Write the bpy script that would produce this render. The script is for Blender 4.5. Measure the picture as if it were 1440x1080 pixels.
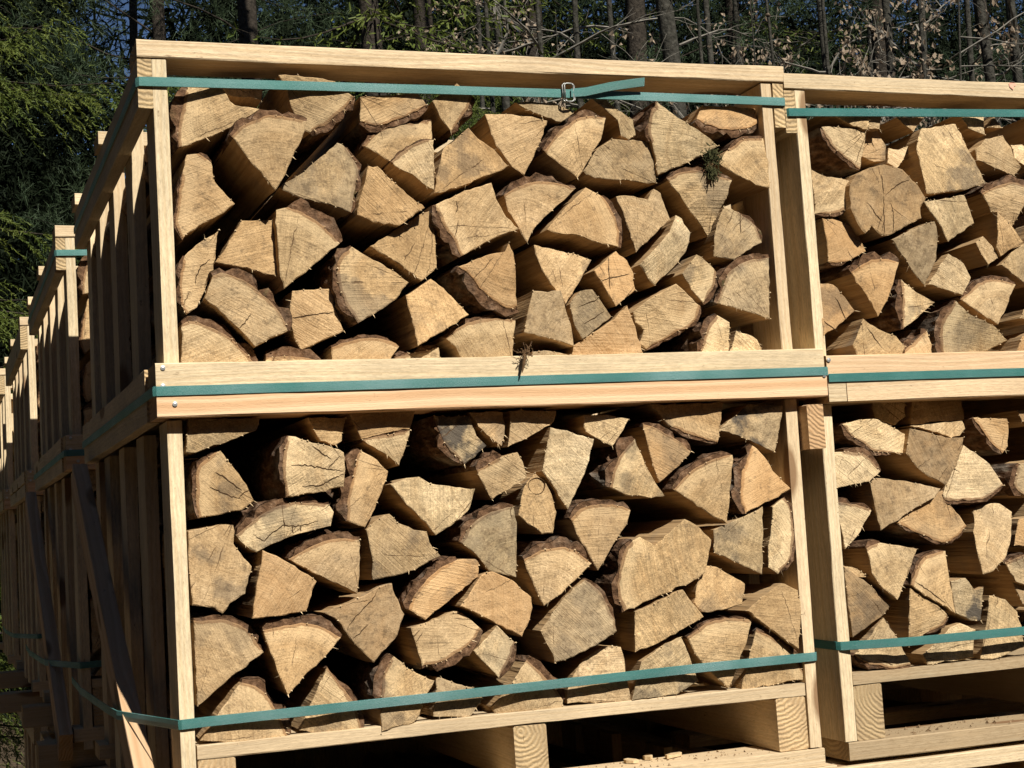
import bpy, math, random
import numpy as np
from mathutils import Vector, Matrix

S = bpy.context.scene
C = S.collection
rad = math.radians
for o in list(bpy.data.objects): bpy.data.objects.remove(o)

# ------------------------------------------------------------- camera
cam_d = bpy.data.cameras.new('camera'); cam = bpy.data.objects.new('camera', cam_d); C.objects.link(cam)
cam_d.sensor_width = 36; cam_d.lens = 2257.97/1440*36; cam_d.clip_start = .05; cam_d.clip_end = 900
def aim(yaw, pitch, roll, pos):
    cy, sy, cp, sp = math.cos(yaw), math.sin(yaw), math.cos(pitch), math.sin(pitch)
    f = Vector((sy*cp, cy*cp, sp)); r = Vector((cy, -sy, 0)); u = r.cross(f)
    r, u = math.cos(roll)*r+math.sin(roll)*u, math.cos(roll)*u-math.sin(roll)*r
    return Matrix(((r.x, u.x, -f.x, pos[0]), (r.y, u.y, -f.y, pos[1]), (r.z, u.z, -f.z, pos[2]), (0, 0, 0, 1)))
cam.matrix_world = aim(.348135, .087426, -.060825, (-.343957, -2.674085, .991157))
S.camera = cam

# ------------------------------------------------------------- sky and sun
SUN_AZ, SUN_EL = rad(10), rad(43)          # azimuth measured from -Y (behind the camera) towards +X
w = bpy.data.worlds.new('World'); S.world = w; w.use_nodes = True
nt = w.node_tree; nt.nodes.clear()
sky = nt.nodes.new('ShaderNodeTexSky'); sky.sky_type = 'NISHITA'; sky.sun_disc = False
sky.sun_elevation = SUN_EL; sky.sun_rotation = math.pi-SUN_AZ; sky.air_density = .62; sky.dust_density = .1; sky.ozone_density = 3.0; sky.altitude = 600
bg = nt.nodes.new('ShaderNodeBackground'); bg.inputs[1].default_value = .05
wo = nt.nodes.new('ShaderNodeOutputWorld'); nt.links.new(sky.outputs[0], bg.inputs[0]); nt.links.new(bg.outputs[0], wo.inputs[0])
sd = bpy.data.lights.new('sun', 'SUN'); sd.energy = 5.0; sd.angle = rad(.5); sd.color = (1, .965, .90)
sun = bpy.data.objects.new('sun', sd); C.objects.link(sun)
tosun = Vector((math.sin(SUN_AZ)*math.cos(SUN_EL), -math.cos(SUN_AZ)*math.cos(SUN_EL), math.sin(SUN_EL)))
sun.rotation_euler = tosun.to_track_quat('Z', 'Y').to_euler()
vs = S.view_settings; vs.view_transform = 'Standard'; vs.look = 'None'; vs.exposure = .42; vs.gamma = 1; vs.use_curve_mapping = False
S.cycles.max_bounces = 6; S.cycles.diffuse_bounces = 3

# ------------------------------------------------------------- material helper
class Mat:
    def __init__(s, name, rough=.85, spec=.2):
        s.m = bpy.data.materials.new(name); s.m.use_nodes = True
        s.t = s.m.node_tree; s.b = s.t.nodes['Principled BSDF']
        s.b.inputs['Roughness'].default_value = rough; s.b.inputs['Specular IOR Level'].default_value = spec
    def n(s, typ, ins=None, **kw):
        nd = s.t.nodes.new('ShaderNode'+typ)
        for k, v in kw.items(): setattr(nd, k, v)
        for k, v in (ins or {}).items():
            i = nd.inputs[k]
            if hasattr(v, 'links'): s.t.links.new(v, i)
            else: i.default_value = v
        return nd
    def math(s, op, a, b=0., c=0.):
        return s.n('Math', {0: a, 1: b, 2: c}, operation=op).outputs[0]
    def noise(s, vec, scale, detail=2, rough=.5, dist=0):
        return s.n('TexNoise', {'Vector': vec, 'Scale': scale, 'Detail': detail, 'Roughness': rough, 'Distortion': dist}).outputs[0]
    def noise1(s, wv, detail=1):
        return s.n('TexNoise', {'W': wv, 'Scale': 1., 'Detail': detail}, noise_dimensions='1D').outputs[0]
    def ramp(s, fac, *stops):
        nd = s.n('ValToRGB', {0: fac}); e = nd.color_ramp.elements
        while len(e) < len(stops): e.new(.5)
        for q, (p, c) in zip(e, stops):
            q.position = p; q.color = (c[0], c[1], c[2], 1) if hasattr(c, '__len__') else (c, c, c, 1)
        return nd.outputs[0]
    def mix(s, f, a, b, blend='MIX'):
        nd = s.n('Mix', data_type='RGBA', blend_type=blend)
        for i, v in ((0, f), (6, a), (7, b)):
            if hasattr(v, 'links'): s.t.links.new(v, nd.inputs[i])
            else: nd.inputs[i].default_value = v if i == 0 else (v[0], v[1], v[2], 1)
        return nd.outputs[2]
    def sep(s, v): return s.n('SeparateXYZ', {0: v}).outputs
    def comb(s, x, y, z): return s.n('CombineXYZ', {0: x, 1: y, 2: z}).outputs[0]
    def obj(s): return s.n('TexCoord').outputs['Object']
    def info(s):
        o = s.n('ObjectInfo').outputs; return o['Color'], o['Random']
    def color(s, c):
        if hasattr(c, 'links'): s.t.links.new(c, s.b.inputs['Base Color'])
        else: s.b.inputs['Base Color'].default_value = (*c, 1)
    def bump(s, h, strength=.5, dist=.002):
        nd = s.n('Bump', {'Height': h, 'Strength': strength, 'Distance': dist}); s.t.links.new(nd.outputs[0], s.b.inputs['Normal'])
    def attr(s, name): return s.n('Attribute', attribute_name=name).outputs

# object colour of a log: R greyness, G warmth, B brightness, A mould
def mat_end():
    M = Mat('sawn_end_grain', .88, .12)
    P = M.obj(); x, y, z = M.sep(P); col, rnd = M.info()
    cr = M.n('SeparateColor', {0: col}).outputs; alpha = M.n('ObjectInfo').outputs['Alpha']
    off = M.n('VectorMath', {0: P, 1: M.comb(M.math('MULTIPLY', rnd, 37.), M.math('MULTIPLY', rnd, 11.), 0.)}, operation='ADD').outputs[0]
    r0 = M.math('SQRT', M.math('ADD', M.math('MULTIPLY', x, x), M.math('MULTIPLY', z, z)))
    r = M.math('ADD', r0, M.math('MULTIPLY', M.noise(off, 14, 2), .022))
    ang = M.math('ARCTAN2', z, x)
    ring = M.noise1(M.math('MULTIPLY_ADD', r, 230., M.math('MULTIPLY', rnd, 90.)), 1)
    band = M.noise1(M.math('MULTIPLY_ADD', r, 52., M.math('MULTIPLY', rnd, 50.)), 2)
    ray = M.noise(M.comb(M.math('MULTIPLY', ang, 9.), M.math('MULTIPLY', r, 7.), M.math('MULTIPLY', rnd, 30.)), 2.2, 3, .7)
    sa = M.math('MULTIPLY', rnd, 9.42); sx, sz = M.math('SINE', sa), M.math('COSINE', sa)
    u = M.math('ADD', M.math('MULTIPLY', x, sx), M.math('MULTIPLY', z, sz))
    v = M.math('SUBTRACT', M.math('MULTIPLY', x, sz), M.math('MULTIPLY', z, sx))
    saw = M.noise(M.comb(M.math('MULTIPLY', u, 310.), M.math('MULTIPLY', v, 9.), rnd), 1., 3, .65)
    sawc = M.noise(M.comb(M.math('MULTIPLY', u, 90.), M.math('MULTIPLY', v, 5.), rnd), 1., 2, .5)
    speck = M.noise(off, 420, 2, .7); blot = M.noise(off, 11, 4, .6); blot2 = M.noise(off, 34, 4, .65)
    c = M.ramp(blot, (.25, (.43, .29, .15)), (.5, (.62, .455, .255)), (.75, (.76, .595, .375)))
    c = M.mix(.42, c, M.ramp(band, (.3, (.53, .365, .185)), (.55, (.70, .525, .295)), (.75, (.59, .415, .215))))
    def mulr(c, f, lo, hi, p0=.3, p1=.7): return M.mix(1., c, M.ramp(f, (p0, lo), (p1, hi)), 'MULTIPLY')
    c = mulr(c, M.noise(off, 7, 2), .84, 1.12, .35, .65); c = mulr(c, ring, .93, 1.05); c = mulr(c, ray, .86, 1.09); c = M.mix(M.math('MULTIPLY_ADD', M.noise(off, 9, 2), 1.1, -.15), c, mulr(c, saw, .56, 1.22)); c = mulr(c, sawc, .88, 1.08); c = mulr(c, speck, .62, 1.2)
    c = mulr(c, blot2, .76, 1.12); c = mulr(c, M.noise(off, 130, 3, .7), .80, 1.12)
    wn = M.n('TexWhiteNoise', {'W': M.math('MULTIPLY', rnd, 613.)}, noise_dimensions='1D').outputs
    tint = M.ramp(wn[0], (0, (1.1, 1.09, 1.08)), (.3, (1., .99, .96)), (.55, (1.04, .95, .84)), (.75, (.80, .77, .71)), (1, (1.16, 1.18, 1.22)))
    c = M.mix(1., c, tint, 'MULTIPLY')
    rim = M.attr('rim')[2]
    c = M.mix(M.math('MULTIPLY', M.ramp(rim, (.05, 0), (.45, 1), (.8, .9), (1, 0)), .38), c, (.74, .56, .32))
    c = M.mix(M.math('MULTIPLY', M.ramp(M.math('ADD', rim, M.math('MULTIPLY', blot2, .3)), (.98, 0), (1.14, 1)), .75), c, (.20, .105, .05))
    edge = M.attr('edge')[2]
    c = M.mix(M.math('MULTIPLY', M.ramp(M.math('ADD', edge, M.math('MULTIPLY_ADD', speck, .5, M.math('MULTIPLY', blot2, .4))), (1.2, 0), (1.55, 1)), .6), c, (.30, .20, .11))
    c = M.mix(M.math('MULTIPLY', cr[1], .55), c, (.60, .33, .135))                                # warm heartwood
    gm = M.math('MULTIPLY', M.ramp(M.math('ADD', M.noise(off, 17, 4, .7), M.math('MULTIPLY', cr[0], .38)), (.5, 0), (.86, 1)), M.math('MINIMUM', cr[0], .62))
    c = M.mix(gm, c, M.ramp(M.noise(off, 45, 5, .75), (.35, (.16, .12, .072)), (.6, (.40, .305, .185))))
    dirt = M.ramp(M.math('ADD', M.noise(off, 60, 5, .75), M.math('MULTIPLY', cr[0], .1)), (.57, 0), (.70, 1))
    c = M.mix(M.math('MULTIPLY', dirt, .65), c, (.15, .10, .055))
    mould = M.ramp(M.math('MULTIPLY_ADD', M.noise(off, 26, 5, .7), .5, M.math('MULTIPLY', M.noise(off, 13, 1), .6)), (.56, 0), (.64, 1))
    c = M.mix(M.math('MULTIPLY', mould, M.math('SUBTRACT', 1., alpha)), c, (.07, .06, .05))
    # radial drying cracks
    k = M.math('ADD', M.math('MULTIPLY_ADD', ang, 5.1, M.math('MULTIPLY', rnd, 20.)), M.math('MULTIPLY', M.noise(off, 30, 3, .7), .8))
    fr = M.math('ABSOLUTE', M.math('SUBTRACT', M.math('FRACT', k), .5))
    d = M.math('MULTIPLY', M.math('MULTIPLY', fr, r0), .196)
    cell = M.n('TexWhiteNoise', {'W': M.math('ADD', M.math('FLOOR', k), M.math('MULTIPLY', rnd, 71.))}, noise_dimensions='1D').outputs[0]
    wdt = M.math('MULTIPLY', M.math('MULTIPLY', M.math('GREATER_THAN', cell, .74), M.ramp(M.noise(off, 25, 2), (.48, 0), (.66, 1))), .0009)
    crack = M.math('LESS_THAN', d, wdt)
    c = M.mix(M.math('MULTIPLY', crack, .8), c, (.10, .055, .025))
    c = M.mix(1., c, M.comb(cr[2], cr[2], cr[2]), 'MULTIPLY')
    M.color(c)
    h = M.math('MULTIPLY_ADD', saw, 1., M.math('MULTIPLY_ADD', speck, .5, M.math('MULTIPLY_ADD', blot2, 1.5, M.math('MULTIPLY', ring, .3))))
    M.bump(M.math('SUBTRACT', h, M.math('MULTIPLY', crack, 2.)), .75, .0026)
    return M.m

def mat_split():
    M = Mat('split_wood_side', .9, .1)
    P = M.obj(); x, y, z = M.sep(P); col, rnd = M.info(); cr = M.n('SeparateColor', {0: col}).outputs
    v = M.comb(M.math('MULTIPLY', x, 130.), M.math('MULTIPLY_ADD', y, 5., M.math('MULTIPLY', rnd, 40.)), M.math('MULTIPLY', z, 130.))
    f = M.noise(v, 1., 4, .65); g = M.noise(v, .3, 3, .6); b = M.noise(P, 14, 3)
    c = M.ramp(f, (.28, (.20, .115, .05)), (.5, (.44, .285, .135)), (.72, (.58, .41, .22)))
    c = M.mix(.5, c, M.ramp(g, (.3, (.26, .15, .07)), (.7, (.52, .35, .18))))
    c = M.mix(M.math('MULTIPLY', M.ramp(b, (.5, 0), (.7, 1)), .5), c, (.24, .19, .135))
    M.color(c); M.bump(M.math('MULTIPLY_ADD', f, 1., M.math('MULTIPLY', g, 1.5)), .9, .004)
    return M.m

def mat_bark():
    M = Mat('oak_bark', .95, .08)
    P = M.obj(); x, y, z = M.sep(P); col, rnd = M.info(); cr = M.n('SeparateColor', {0: col}).outputs
    v = M.comb(x, M.math('MULTIPLY', y, .35), z)
    a = M.noise(v, 75, 5, .7); b = M.noise(v, 22, 3, .6); vo = M.n('TexVoronoi', {'Vector': v, 'Scale': 60.}).outputs[0]
    c = M.ramp(a, (.3, (.030, .018, .011)), (.48, (.105, .058, .032)), (.6, (.19, .115, .07)), (.75, (.26, .20, .15)))
    c = M.mix(M.ramp(b, (.5, 0), (.66, .75)), c, M.ramp(a, (.35, (.05, .045, .035)), (.65, (.235, .21, .17))))
    front = M.attr('front')[2]
    c = M.mix(M.math('MULTIPLY', front, .7), c, M.ramp(a, (.3, (.05, .026, .014)), (.55, (.16, .085, .042)), (.72, (.29, .175, .095))))
    moss = M.ramp(M.noise(P, 40, 3), (.62, 0), (.70, 1))
    c = M.mix(M.math('MULTIPLY', moss, M.math('MULTIPLY', cr[0], .6)), c, (.07, .085, .03))
    M.color(c); M.bump(M.math('MULTIPLY_ADD', a, 1., M.math('MULTIPLY', vo, .8)), 1., .006)
    return M.m

# sawn softwood; grain runs along the board's local X.  object colour: R brightness, G pinkness, B weathering
def mat_board():
    M = Mat('sawn_pine_board', .8, .2)
    P = M.obj(); x, y, z = M.sep(P); col, rnd = M.info(); cr = M.n('SeparateColor', {0: col}).outputs
    o = M.math('MULTIPLY', rnd, 53.)
    v1 = M.comb(M.math('MULTIPLY_ADD', x, 2.2, o), M.math('MULTIPLY', y, 95.), M.math('MULTIPLY', z, 95.))
    fib = M.noise(v1, 2.2, 3, .6)
    wob = M.math('MULTIPLY', M.noise(M.comb(M.math('MULTIPLY_ADD', x, 1.2, o), M.math('MULTIPLY', y, 6.), M.math('MULTIPLY', z, 6.)), 1., 2), 14.)
    gl = M.math('ADD', M.math('ADD', M.math('MULTIPLY', z, 200.), M.math('MULTIPLY', y, 90.)), M.math('ADD', wob, o))
    grain = M.noise1(gl, 1)
    blot = M.noise(M.comb(M.math('MULTIPLY_ADD', x, 4., o), M.math('MULTIPLY', y, 14.), M.math('MULTIPLY', z, 14.)), 1., 4, .65)
    fuzz = M.noise(M.comb(M.math('MULTIPLY', x, 60.), M.math('MULTIPLY', y, 300.), M.math('MULTIPLY', z, 300.)), 1., 3, .8)
    gr2 = M.noise1(M.math('MULTIPLY', gl, .35), 1)
    c = M.ramp(grain, (.32, (.74, .565, .335)), (.5, (.80, .63, .39)), (.68, (.82, .66, .42)))
    c = M.mix(1., c, M.ramp(fib, (.3, .91), (.7, 1.05)), 'MULTIPLY'); c = M.mix(1., c, M.ramp(fuzz, (.3, .74), (.7, 1.14)), 'MULTIPLY')
    c = M.mix(1., c, M.ramp(blot, (.3, .76), (.7, 1.08)), 'MULTIPLY')
    c = M.mix(M.math('MULTIPLY', cr[1], .8), c, M.ramp(gr2, (.35, (.56, .31, .15)), (.6, (.74, .475, .275))))
    wth = M.math('MULTIPLY', M.ramp(M.math('MULTIPLY_ADD', fuzz, .4, M.math('MULTIPLY', blot, .6)), (.34, .35), (.56, 1)), cr[2])
    c = M.mix(wth, c, M.ramp(blot, (.35, (.20, .135, .07)), (.6, (.40, .285, .16))))
    sp = M.ramp(M.noise(M.comb(M.math('MULTIPLY_ADD', x, 40., o), M.math('MULTIPLY', y, 120.), M.math('MULTIPLY', z, 120.)), 1., 3, .7), (.66, 0), (.74, 1))
    c = M.mix(M.math('MULTIPLY', sp, .65), c, (.20, .12, .06))
    # knots
    vk = M.n('TexVoronoi', {'Vector': M.comb(M.math('MULTIPLY_ADD', x, 3.1, o), M.math('MULTIPLY', y, 9.), M.math('MULTIPLY', z, 9.)), 'Scale': 1.}).outputs[0]
    c = M.mix(M.ramp(vk, (.13, .85), (.19, 0)), c, (.22, .115, .05))
    c = M.mix(1., c, M.comb(cr[0], cr[0], cr[0]), 'MULTIPLY')
    M.color(c); M.bump(M.math('MULTIPLY_ADD', fuzz, 1., M.math('MULTIPLY_ADD', grain, .6, fib)), .45, .0016)
    return M.m

def mat_board_end():
    M = Mat('pine_board_end', .9, .1)
    P = M.obj(); x, y, z = M.sep(P); col, rnd = M.info(); cr = M.n('SeparateColor', {0: col}).outputs
    yy = M.math('ADD', y, M.math('MULTIPLY_ADD', M.math('FRACT', M.math('MULTIPLY', rnd, 7.3)), .11, -.055)); zz = M.math('SUBTRACT', z, M.math('MULTIPLY_ADD', rnd, .06, .03))
    r = M.math('SQRT', M.math('ADD', M.math('MULTIPLY', yy, yy), M.math('MULTIPLY', zz, zz)))
    r = M.math('ADD', r, M.math('MULTIPLY', M.noise(P, 25, 2), .008))
    w_ = M.math('SINE', M.math('ADD', M.math('MULTIPLY_ADD', r, 760., M.math('MULTIPLY', rnd, 60.)), M.math('MULTIPLY', M.noise(P, 45, 3), 9.))); n = M.noise(P, 260, 3, .7); b = M.noise(P, 20, 3)
    c = M.ramp(w_, (.0, (.64, .47, .255)), (.55, (.60, .425, .215)), (1, (.53, .365, .18)))
    c = M.mix(1., c, M.ramp(n, (.3, .72), (.7, 1.12)), 'MULTIPLY'); c = M.mix(M.ramp(b, (.42, 0), (.65, .7)), c, (.36, .255, .14)); c = M.mix(M.math('MULTIPLY', cr[1], .6), c, (.52, .27, .13)); c = M.mix(M.math('MULTIPLY', cr[2], .6), c, (.33, .24, .135)); c = M.mix(M.ramp(M.noise(M.comb(0., M.math('MULTIPLY', y, 60.), M.math('MULTIPLY', z, 14.)), 1., 3, .7), (.66, 0), (.72, .7)), c, (.14, .085, .04))
    c = M.mix(1., c, M.comb(cr[0], cr[0], cr[0]), 'MULTIPLY')
    M.color(c); M.bump(M.math('MULTIPLY_ADD', n, 1., w_), .5, .0015)
    return M.m

def mat_strap():
    M = Mat('green_woven_strap', .38, .5)
    a = M.attr('uvw')[1]; s, t, q = M.sep(a)
    wv = M.math('MULTIPLY', M.math('SINE', M.math('MULTIPLY', s, 2600.)), M.math('SINE', M.math('MULTIPLY', t, 2600.)))
    n = M.noise(a, 700, 2, .7); b = M.noise(a, 9, 3)
    c = M.ramp(n, (.3, (.014, .115, .098)), (.7, (.032, .19, .165)))
    c = M.mix(M.ramp(b, (.45, 0), (.7, .35)), c, (.08, .27, .235))
    oc = M.n('SeparateColor', {0: M.info()[0]}).outputs
    c = M.mix(M.math('MULTIPLY', oc[0], M.ramp(n, (.3, .55), (.65, 1.))), c, (.165, .34, .295))  # dusty paleness per strap, part of it sheen put into the colour
    c = M.mix(M.math('MULTIPLY', oc[1], M.math('MULTIPLY', M.ramp(M.noise(a, 1100, 1), (.46, 0), (.62, .8)), M.ramp(M.noise(a, 5, 2), (.42, .12), (.62, 1)))), c, (.45, .6, .6))  # woven sheen painted on as whitish specks in patches
    M.color(c); M.bump(M.math('MULTIPLY_ADD', wv, .5, n), .7, .0012)
    return M.m

def mat_plain(name, c1, c2, scale=20, rough=.9, spec=.1, metal=0, bump=.4, bd=.003, detail=4, trans=0):
    M = Mat(name, rough, spec); P = M.obj(); n = M.noise(P, scale, detail, .65); rnd = M.info()[1]
    c = M.ramp(n, (.3, c1), (.7, c2))
    M.color(c); M.b.inputs['Metallic'].default_value = metal
    if bump: M.bump(n, bump, bd)
    if trans:
        tr = M.n('BsdfTranslucent', {0: c}); mx = M.n('MixShader', {0: trans})
        M.t.links.new(M.b.outputs[0], mx.inputs[1]); M.t.links.new(tr.outputs[0], mx.inputs[2])
        M.t.links.new(mx.outputs[0], M.t.nodes['Material Output'].inputs[0])
    return M.m
END, SPLIT, BARK, BOARD, BEND, STRAP = mat_end(), mat_split(), mat_bark(), mat_board(), mat_board_end(), mat_strap()
WIRE = mat_plain('zinc_wire', (.22, .22, .20), (.40, .40, .37), 60, .45, .5, 1, .1)
NAIL = mat_plain('nail_steel', (.55, .55, .52), (.8, .8, .76), 80, .35, .5, .8, 0)
NEEDLE = mat_plain('spruce_needles', (.055, .088, .014), (.16, .185, .034), 3.5, .6, .25, 0, 0, trans=.25)
NEEDLE_B = mat_plain('bluish_pine_needles', (.028, .050, .022), (.075, .105, .048), 2.2, .6, .25, 0, 0, trans=.25)
DARKN = mat_plain('shade_tinted_needles', (.005, .009, .004), (.015, .021, .008), 1.2, .8, .1, 0, 0)  # far darker than the near needles: forest shade put into the colour
SPBARK = mat_plain('spruce_trunk_bark', (.018, .015, .012), (.065, .053, .04), 30, .95, .05, 0, 1., .02)
GBARK = mat_plain('grey_trunk_bark', (.018, .017, .013), (.075, .069, .055), 26, .95, .05, 0, 1., .02)
THICK = mat_plain('thicket_twig', (.045, .038, .028), (.15, .13, .10), 5, .9, .05, 0, 0)
TWIG = mat_plain('bare_twig_bark', (.09, .08, .062), (.28, .255, .21), 12, .9, .1, 0, 0)
DRY = mat_plain('dry_oak_leaf', (.20, .14, .085), (.48, .38, .275), 6, .8, .15, 0, .3, trans=.3)
MOSS = mat_plain('moss_strand', (.018, .020, .008), (.065, .062, .026), 90, .95, .05, 0, 0)
ROOT = mat_plain('root_fibre', (.06, .035, .018), (.17, .10, .05), 90, .95, .05, 0, 0)
CRUMB = mat_plain('bark_crumb', (.05, .03, .018), (.40, .27, .15), 300, .95, .05, 0, 0)
CHIP = mat_plain('wood_chip', (.42, .29, .15), (.70, .53, .31), 60, .9, .1)
SPLIN = mat_plain('splinter_fibre', (.45, .30, .15), (.78, .60, .36), 40, .9, .1, 0, 0)
RED = mat_plain('red_paint', (.72, .30, .22), (.78, .45, .30), 60, .8, .2)
CRACK = mat_plain('crack_shadow', (.035, .02, .01), (.09, .05, .025), 60, 1, 0, 0, 0)
SOIL = mat_plain('forest_floor_litter', (.03, .022, .014), (.13, .095, .06), 9, .95, .05, 0, 1., .03, 8)

# ------------------------------------------------------------- object helpers
def mesh(name, V, F, mats, midx=None, attrs=None, smooth=False):
    me = bpy.data.meshes.new(name); me.from_pydata(V, [], F)
    for m in (mats if isinstance(mats, (list, tuple)) else [mats]): me.materials.append(m)
    if midx is not None: me.polygons.foreach_set('material_index', midx)
    for k, vals in (attrs or {}).items():
        if vals and hasattr(vals[0], '__len__'):
            a = me.attributes.new(k, 'FLOAT_VECTOR', 'POINT'); a.data.foreach_set('vector', np.array(vals, 'f').ravel())
        else:
            a = me.attributes.new(k, 'FLOAT', 'POINT'); a.data.foreach_set('value', np.array(vals, 'f'))
    if smooth: me.polygons.foreach_set('use_smooth', [True]*len(F))
    me.update(); return me
def link(name, me, parent=None, loc=(0, 0, 0), rot=(0, 0, 0), color=None):
    o = bpy.data.objects.new(name, me); C.objects.link(o); o.location = loc; o.rotation_euler = rot
    if parent: o.parent = parent
    if color: o.color = color
    return o
def tag(o, label, cat, group=None, kind=None):
    if label: o['label'] = label
    if cat: o['category'] = cat
    if group: o['group'] = group
    if kind: o['kind'] = kind
    return o
def empty(name, loc, label, cat, group=None):
    o = bpy.data.objects.new(name, None); C.objects.link(o); o.location = loc; o.empty_display_size = .1
    return tag(o, label, cat, group)
def copy_tree(o, parent=None, skip=None):
    c = o.copy(); C.objects.link(c)
    if parent: c.parent = parent
    for ch in o.children:
        if not (skip and ch.name.startswith(skip)): copy_tree(ch, c)
    return c

# ------------------------------------------------------------- boards and crates
_bc = {}
def board_mesh(L, W, T, var=0):
    """board along X, W in Y, T in Z, centred, sawn edges a little uneven"""
    k = (round(L, 4), round(W, 4), round(T, 4), var)
    if k in _bc: return _bc[k]
    R = random.Random(hash(k) & 0xffff); n = max(2, min(26, int(L/.045))); V = []; F = []; mi = []
    b = min(W, T)*.045
    prof = [(-W/2+b, -T/2), (W/2-b, -T/2), (W/2, -T/2+b), (W/2, T/2-b), (W/2-b, T/2), (-W/2+b, T/2), (-W/2, T/2-b), (-W/2, -T/2+b)]
    bow = R.uniform(-1, 1)*.0012*L; e = [R.uniform(-.0006, .0006) for _ in range(8)]
    for i in range(n+1):
        t = i/n; x = -L/2+L*t
        dz = bow*(1-(2*t-1)**2)
        for q, (py, pz) in enumerate(prof):
            if 0 < i < n and R.random() < .5: e[q] = .6*e[q]+R.uniform(-.0007, .0007)
            V.append((x, py+e[q]*(1 if py > 0 else -1), pz+dz+e[(q+3) % 8]))
    for i in range(n):
        for q in range(8):
            a, c = i*8+q, i*8+(q+1) % 8; F.append((a, c, c+8, a+8)); mi.append(0)
    F.append(tuple(range(7, -1, -1))); F.append(tuple(range(n*8, n*8+8))); mi += [1, 1]
    me = mesh('board', V, F, [BOARD, BEND], mi); _bc[k] = me; return me
AX = {'x': (0, 0, 0), 'y': (0, 0, rad(90)), 'z': (0, rad(-90), 0)}
def board(name, parent, x, y, z, axis, col=(1, 0, 0, 1), var=0, tilt=(0, 0, 0)):
    d = [x[1]-x[0], y[1]-y[0], z[1]-z[0]]
    if axis == 'x': L, W, T = d
    elif axis == 'y': L, W, T = d[1], d[0], d[2]
    else: L, W, T = d[2], d[1], d[0]
    c = [(a[0]+a[1])/2 for a in (x, y, z)]; r = AX[axis]
    return link(name, board_mesh(L, W, T, var), parent, c, tuple(a+b for a, b in zip(r, tilt)), col)
def bc(R, warm=0, wth=0): return (R.uniform(.88, 1.05), min(1, max(0, warm+R.uniform(-.1, .25))), min(1, max(0, wth+R.choice((-.05, 0, .1, .25)))), 1)
_nail = None
def nail(parent, x, y, z):
    global _nail
    if _nail is None:
        V = [(0, -.0022, 0)]; F = []
        for i in range(10): a = i*math.tau/10; V.append((.0042*math.cos(a), -.0016, .0042*math.sin(a)))
        for i in range(10): a = i*math.tau/10; V.append((.0042*math.cos(a), .001, .0042*math.sin(a)))
        for i in range(10):
            j = (i+1) % 10; F += [(0, 1+i, 1+j), (1+i, 11+i, 11+j, 1+j)]
        _nail = mesh('nail', V, F, NAIL)
    return link('nail', _nail, parent, (x, y, z))
D = 1.3            # depth of a crate
SLATS = (0.0, .335, .66, .955, 1.194)
def crate_upper(label, x, y, z, seed, lean=(0, 0), joint=False, H=.595, b0=0, group='crates of firewood'):
    """slatted frame that stands on the crate below; origin: front lower corner by its first post"""
    R = random.Random(seed); g = empty('firewood_crate', (x, y, z), label, 'crate', group)
    board('top_beam', g, (-.006, 1.222), (-.004, .098), (H-.030, H), 'x', bc(R, .05), seed, (0, rad(-.12), 0))
    for yy in (.61, 1.2): board('cross_board', g, (-.012, 1.215), (yy, yy+.095), (H-.030, H-.002), 'x', bc(R), seed+7)
    for s, (a, b) in enumerate(((-.006, .018), (1.197, 1.221))):
        board('side_rail', g, (a, b), (0, D), (H-.118, H-.032), 'y', bc(R, .1), seed+s)
        board('base_rail', g, (a+.001, b+.001), (.08, D), (.004, .045), 'y', bc(R, .1), seed+3+s)
    for s, (a, b) in enumerate(((.0185, .0425), (1.173, 1.1965))):
        for i, yy in enumerate(SLATS):
            t = lean[s] if i == 0 else R.uniform(-.3, .3)
            o = board('corner_post' if i in (0, 4) else 'slat', g, (a, b), (yy, yy+.105), (.002, H-.033), 'z', bc(R, .04), i % 2, (0, rad(t), 0))
    board('base_beam', g, (b0, 1.247+b0*.9), (-.028, .07), (-.002, .0438), 'x', bc(R, .75 if joint else .12, .02), seed+11)
    board('back_beam', g, (0, 1.22), (D-.09, D-.001), (.005, .045), 'x', bc(R), seed+12)
    for i in range(8): board('light_block_slat', g, (.0435+i*.1408, .0435+i*.1408+.139), (D-.026, D-.002), (.047, H-.034), 'z', bc(R), 2)  # back added nearly gapless to stop light leaking through the load
    for i in range(8): board('light_block_floor', g, (.0455, 1.1705), (.085+i*.149, .085+i*.149+.1475), (.003, .018), 'x', bc(R), seed+50+i % 2)  # floor added inside to close the light leak between the crates
    for px, pz in (((.011, .006), (.012, .036)) if not joint else ((.018, .006), (.03, .035))): nail(g, px, -.0285, pz)
    return g
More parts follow.
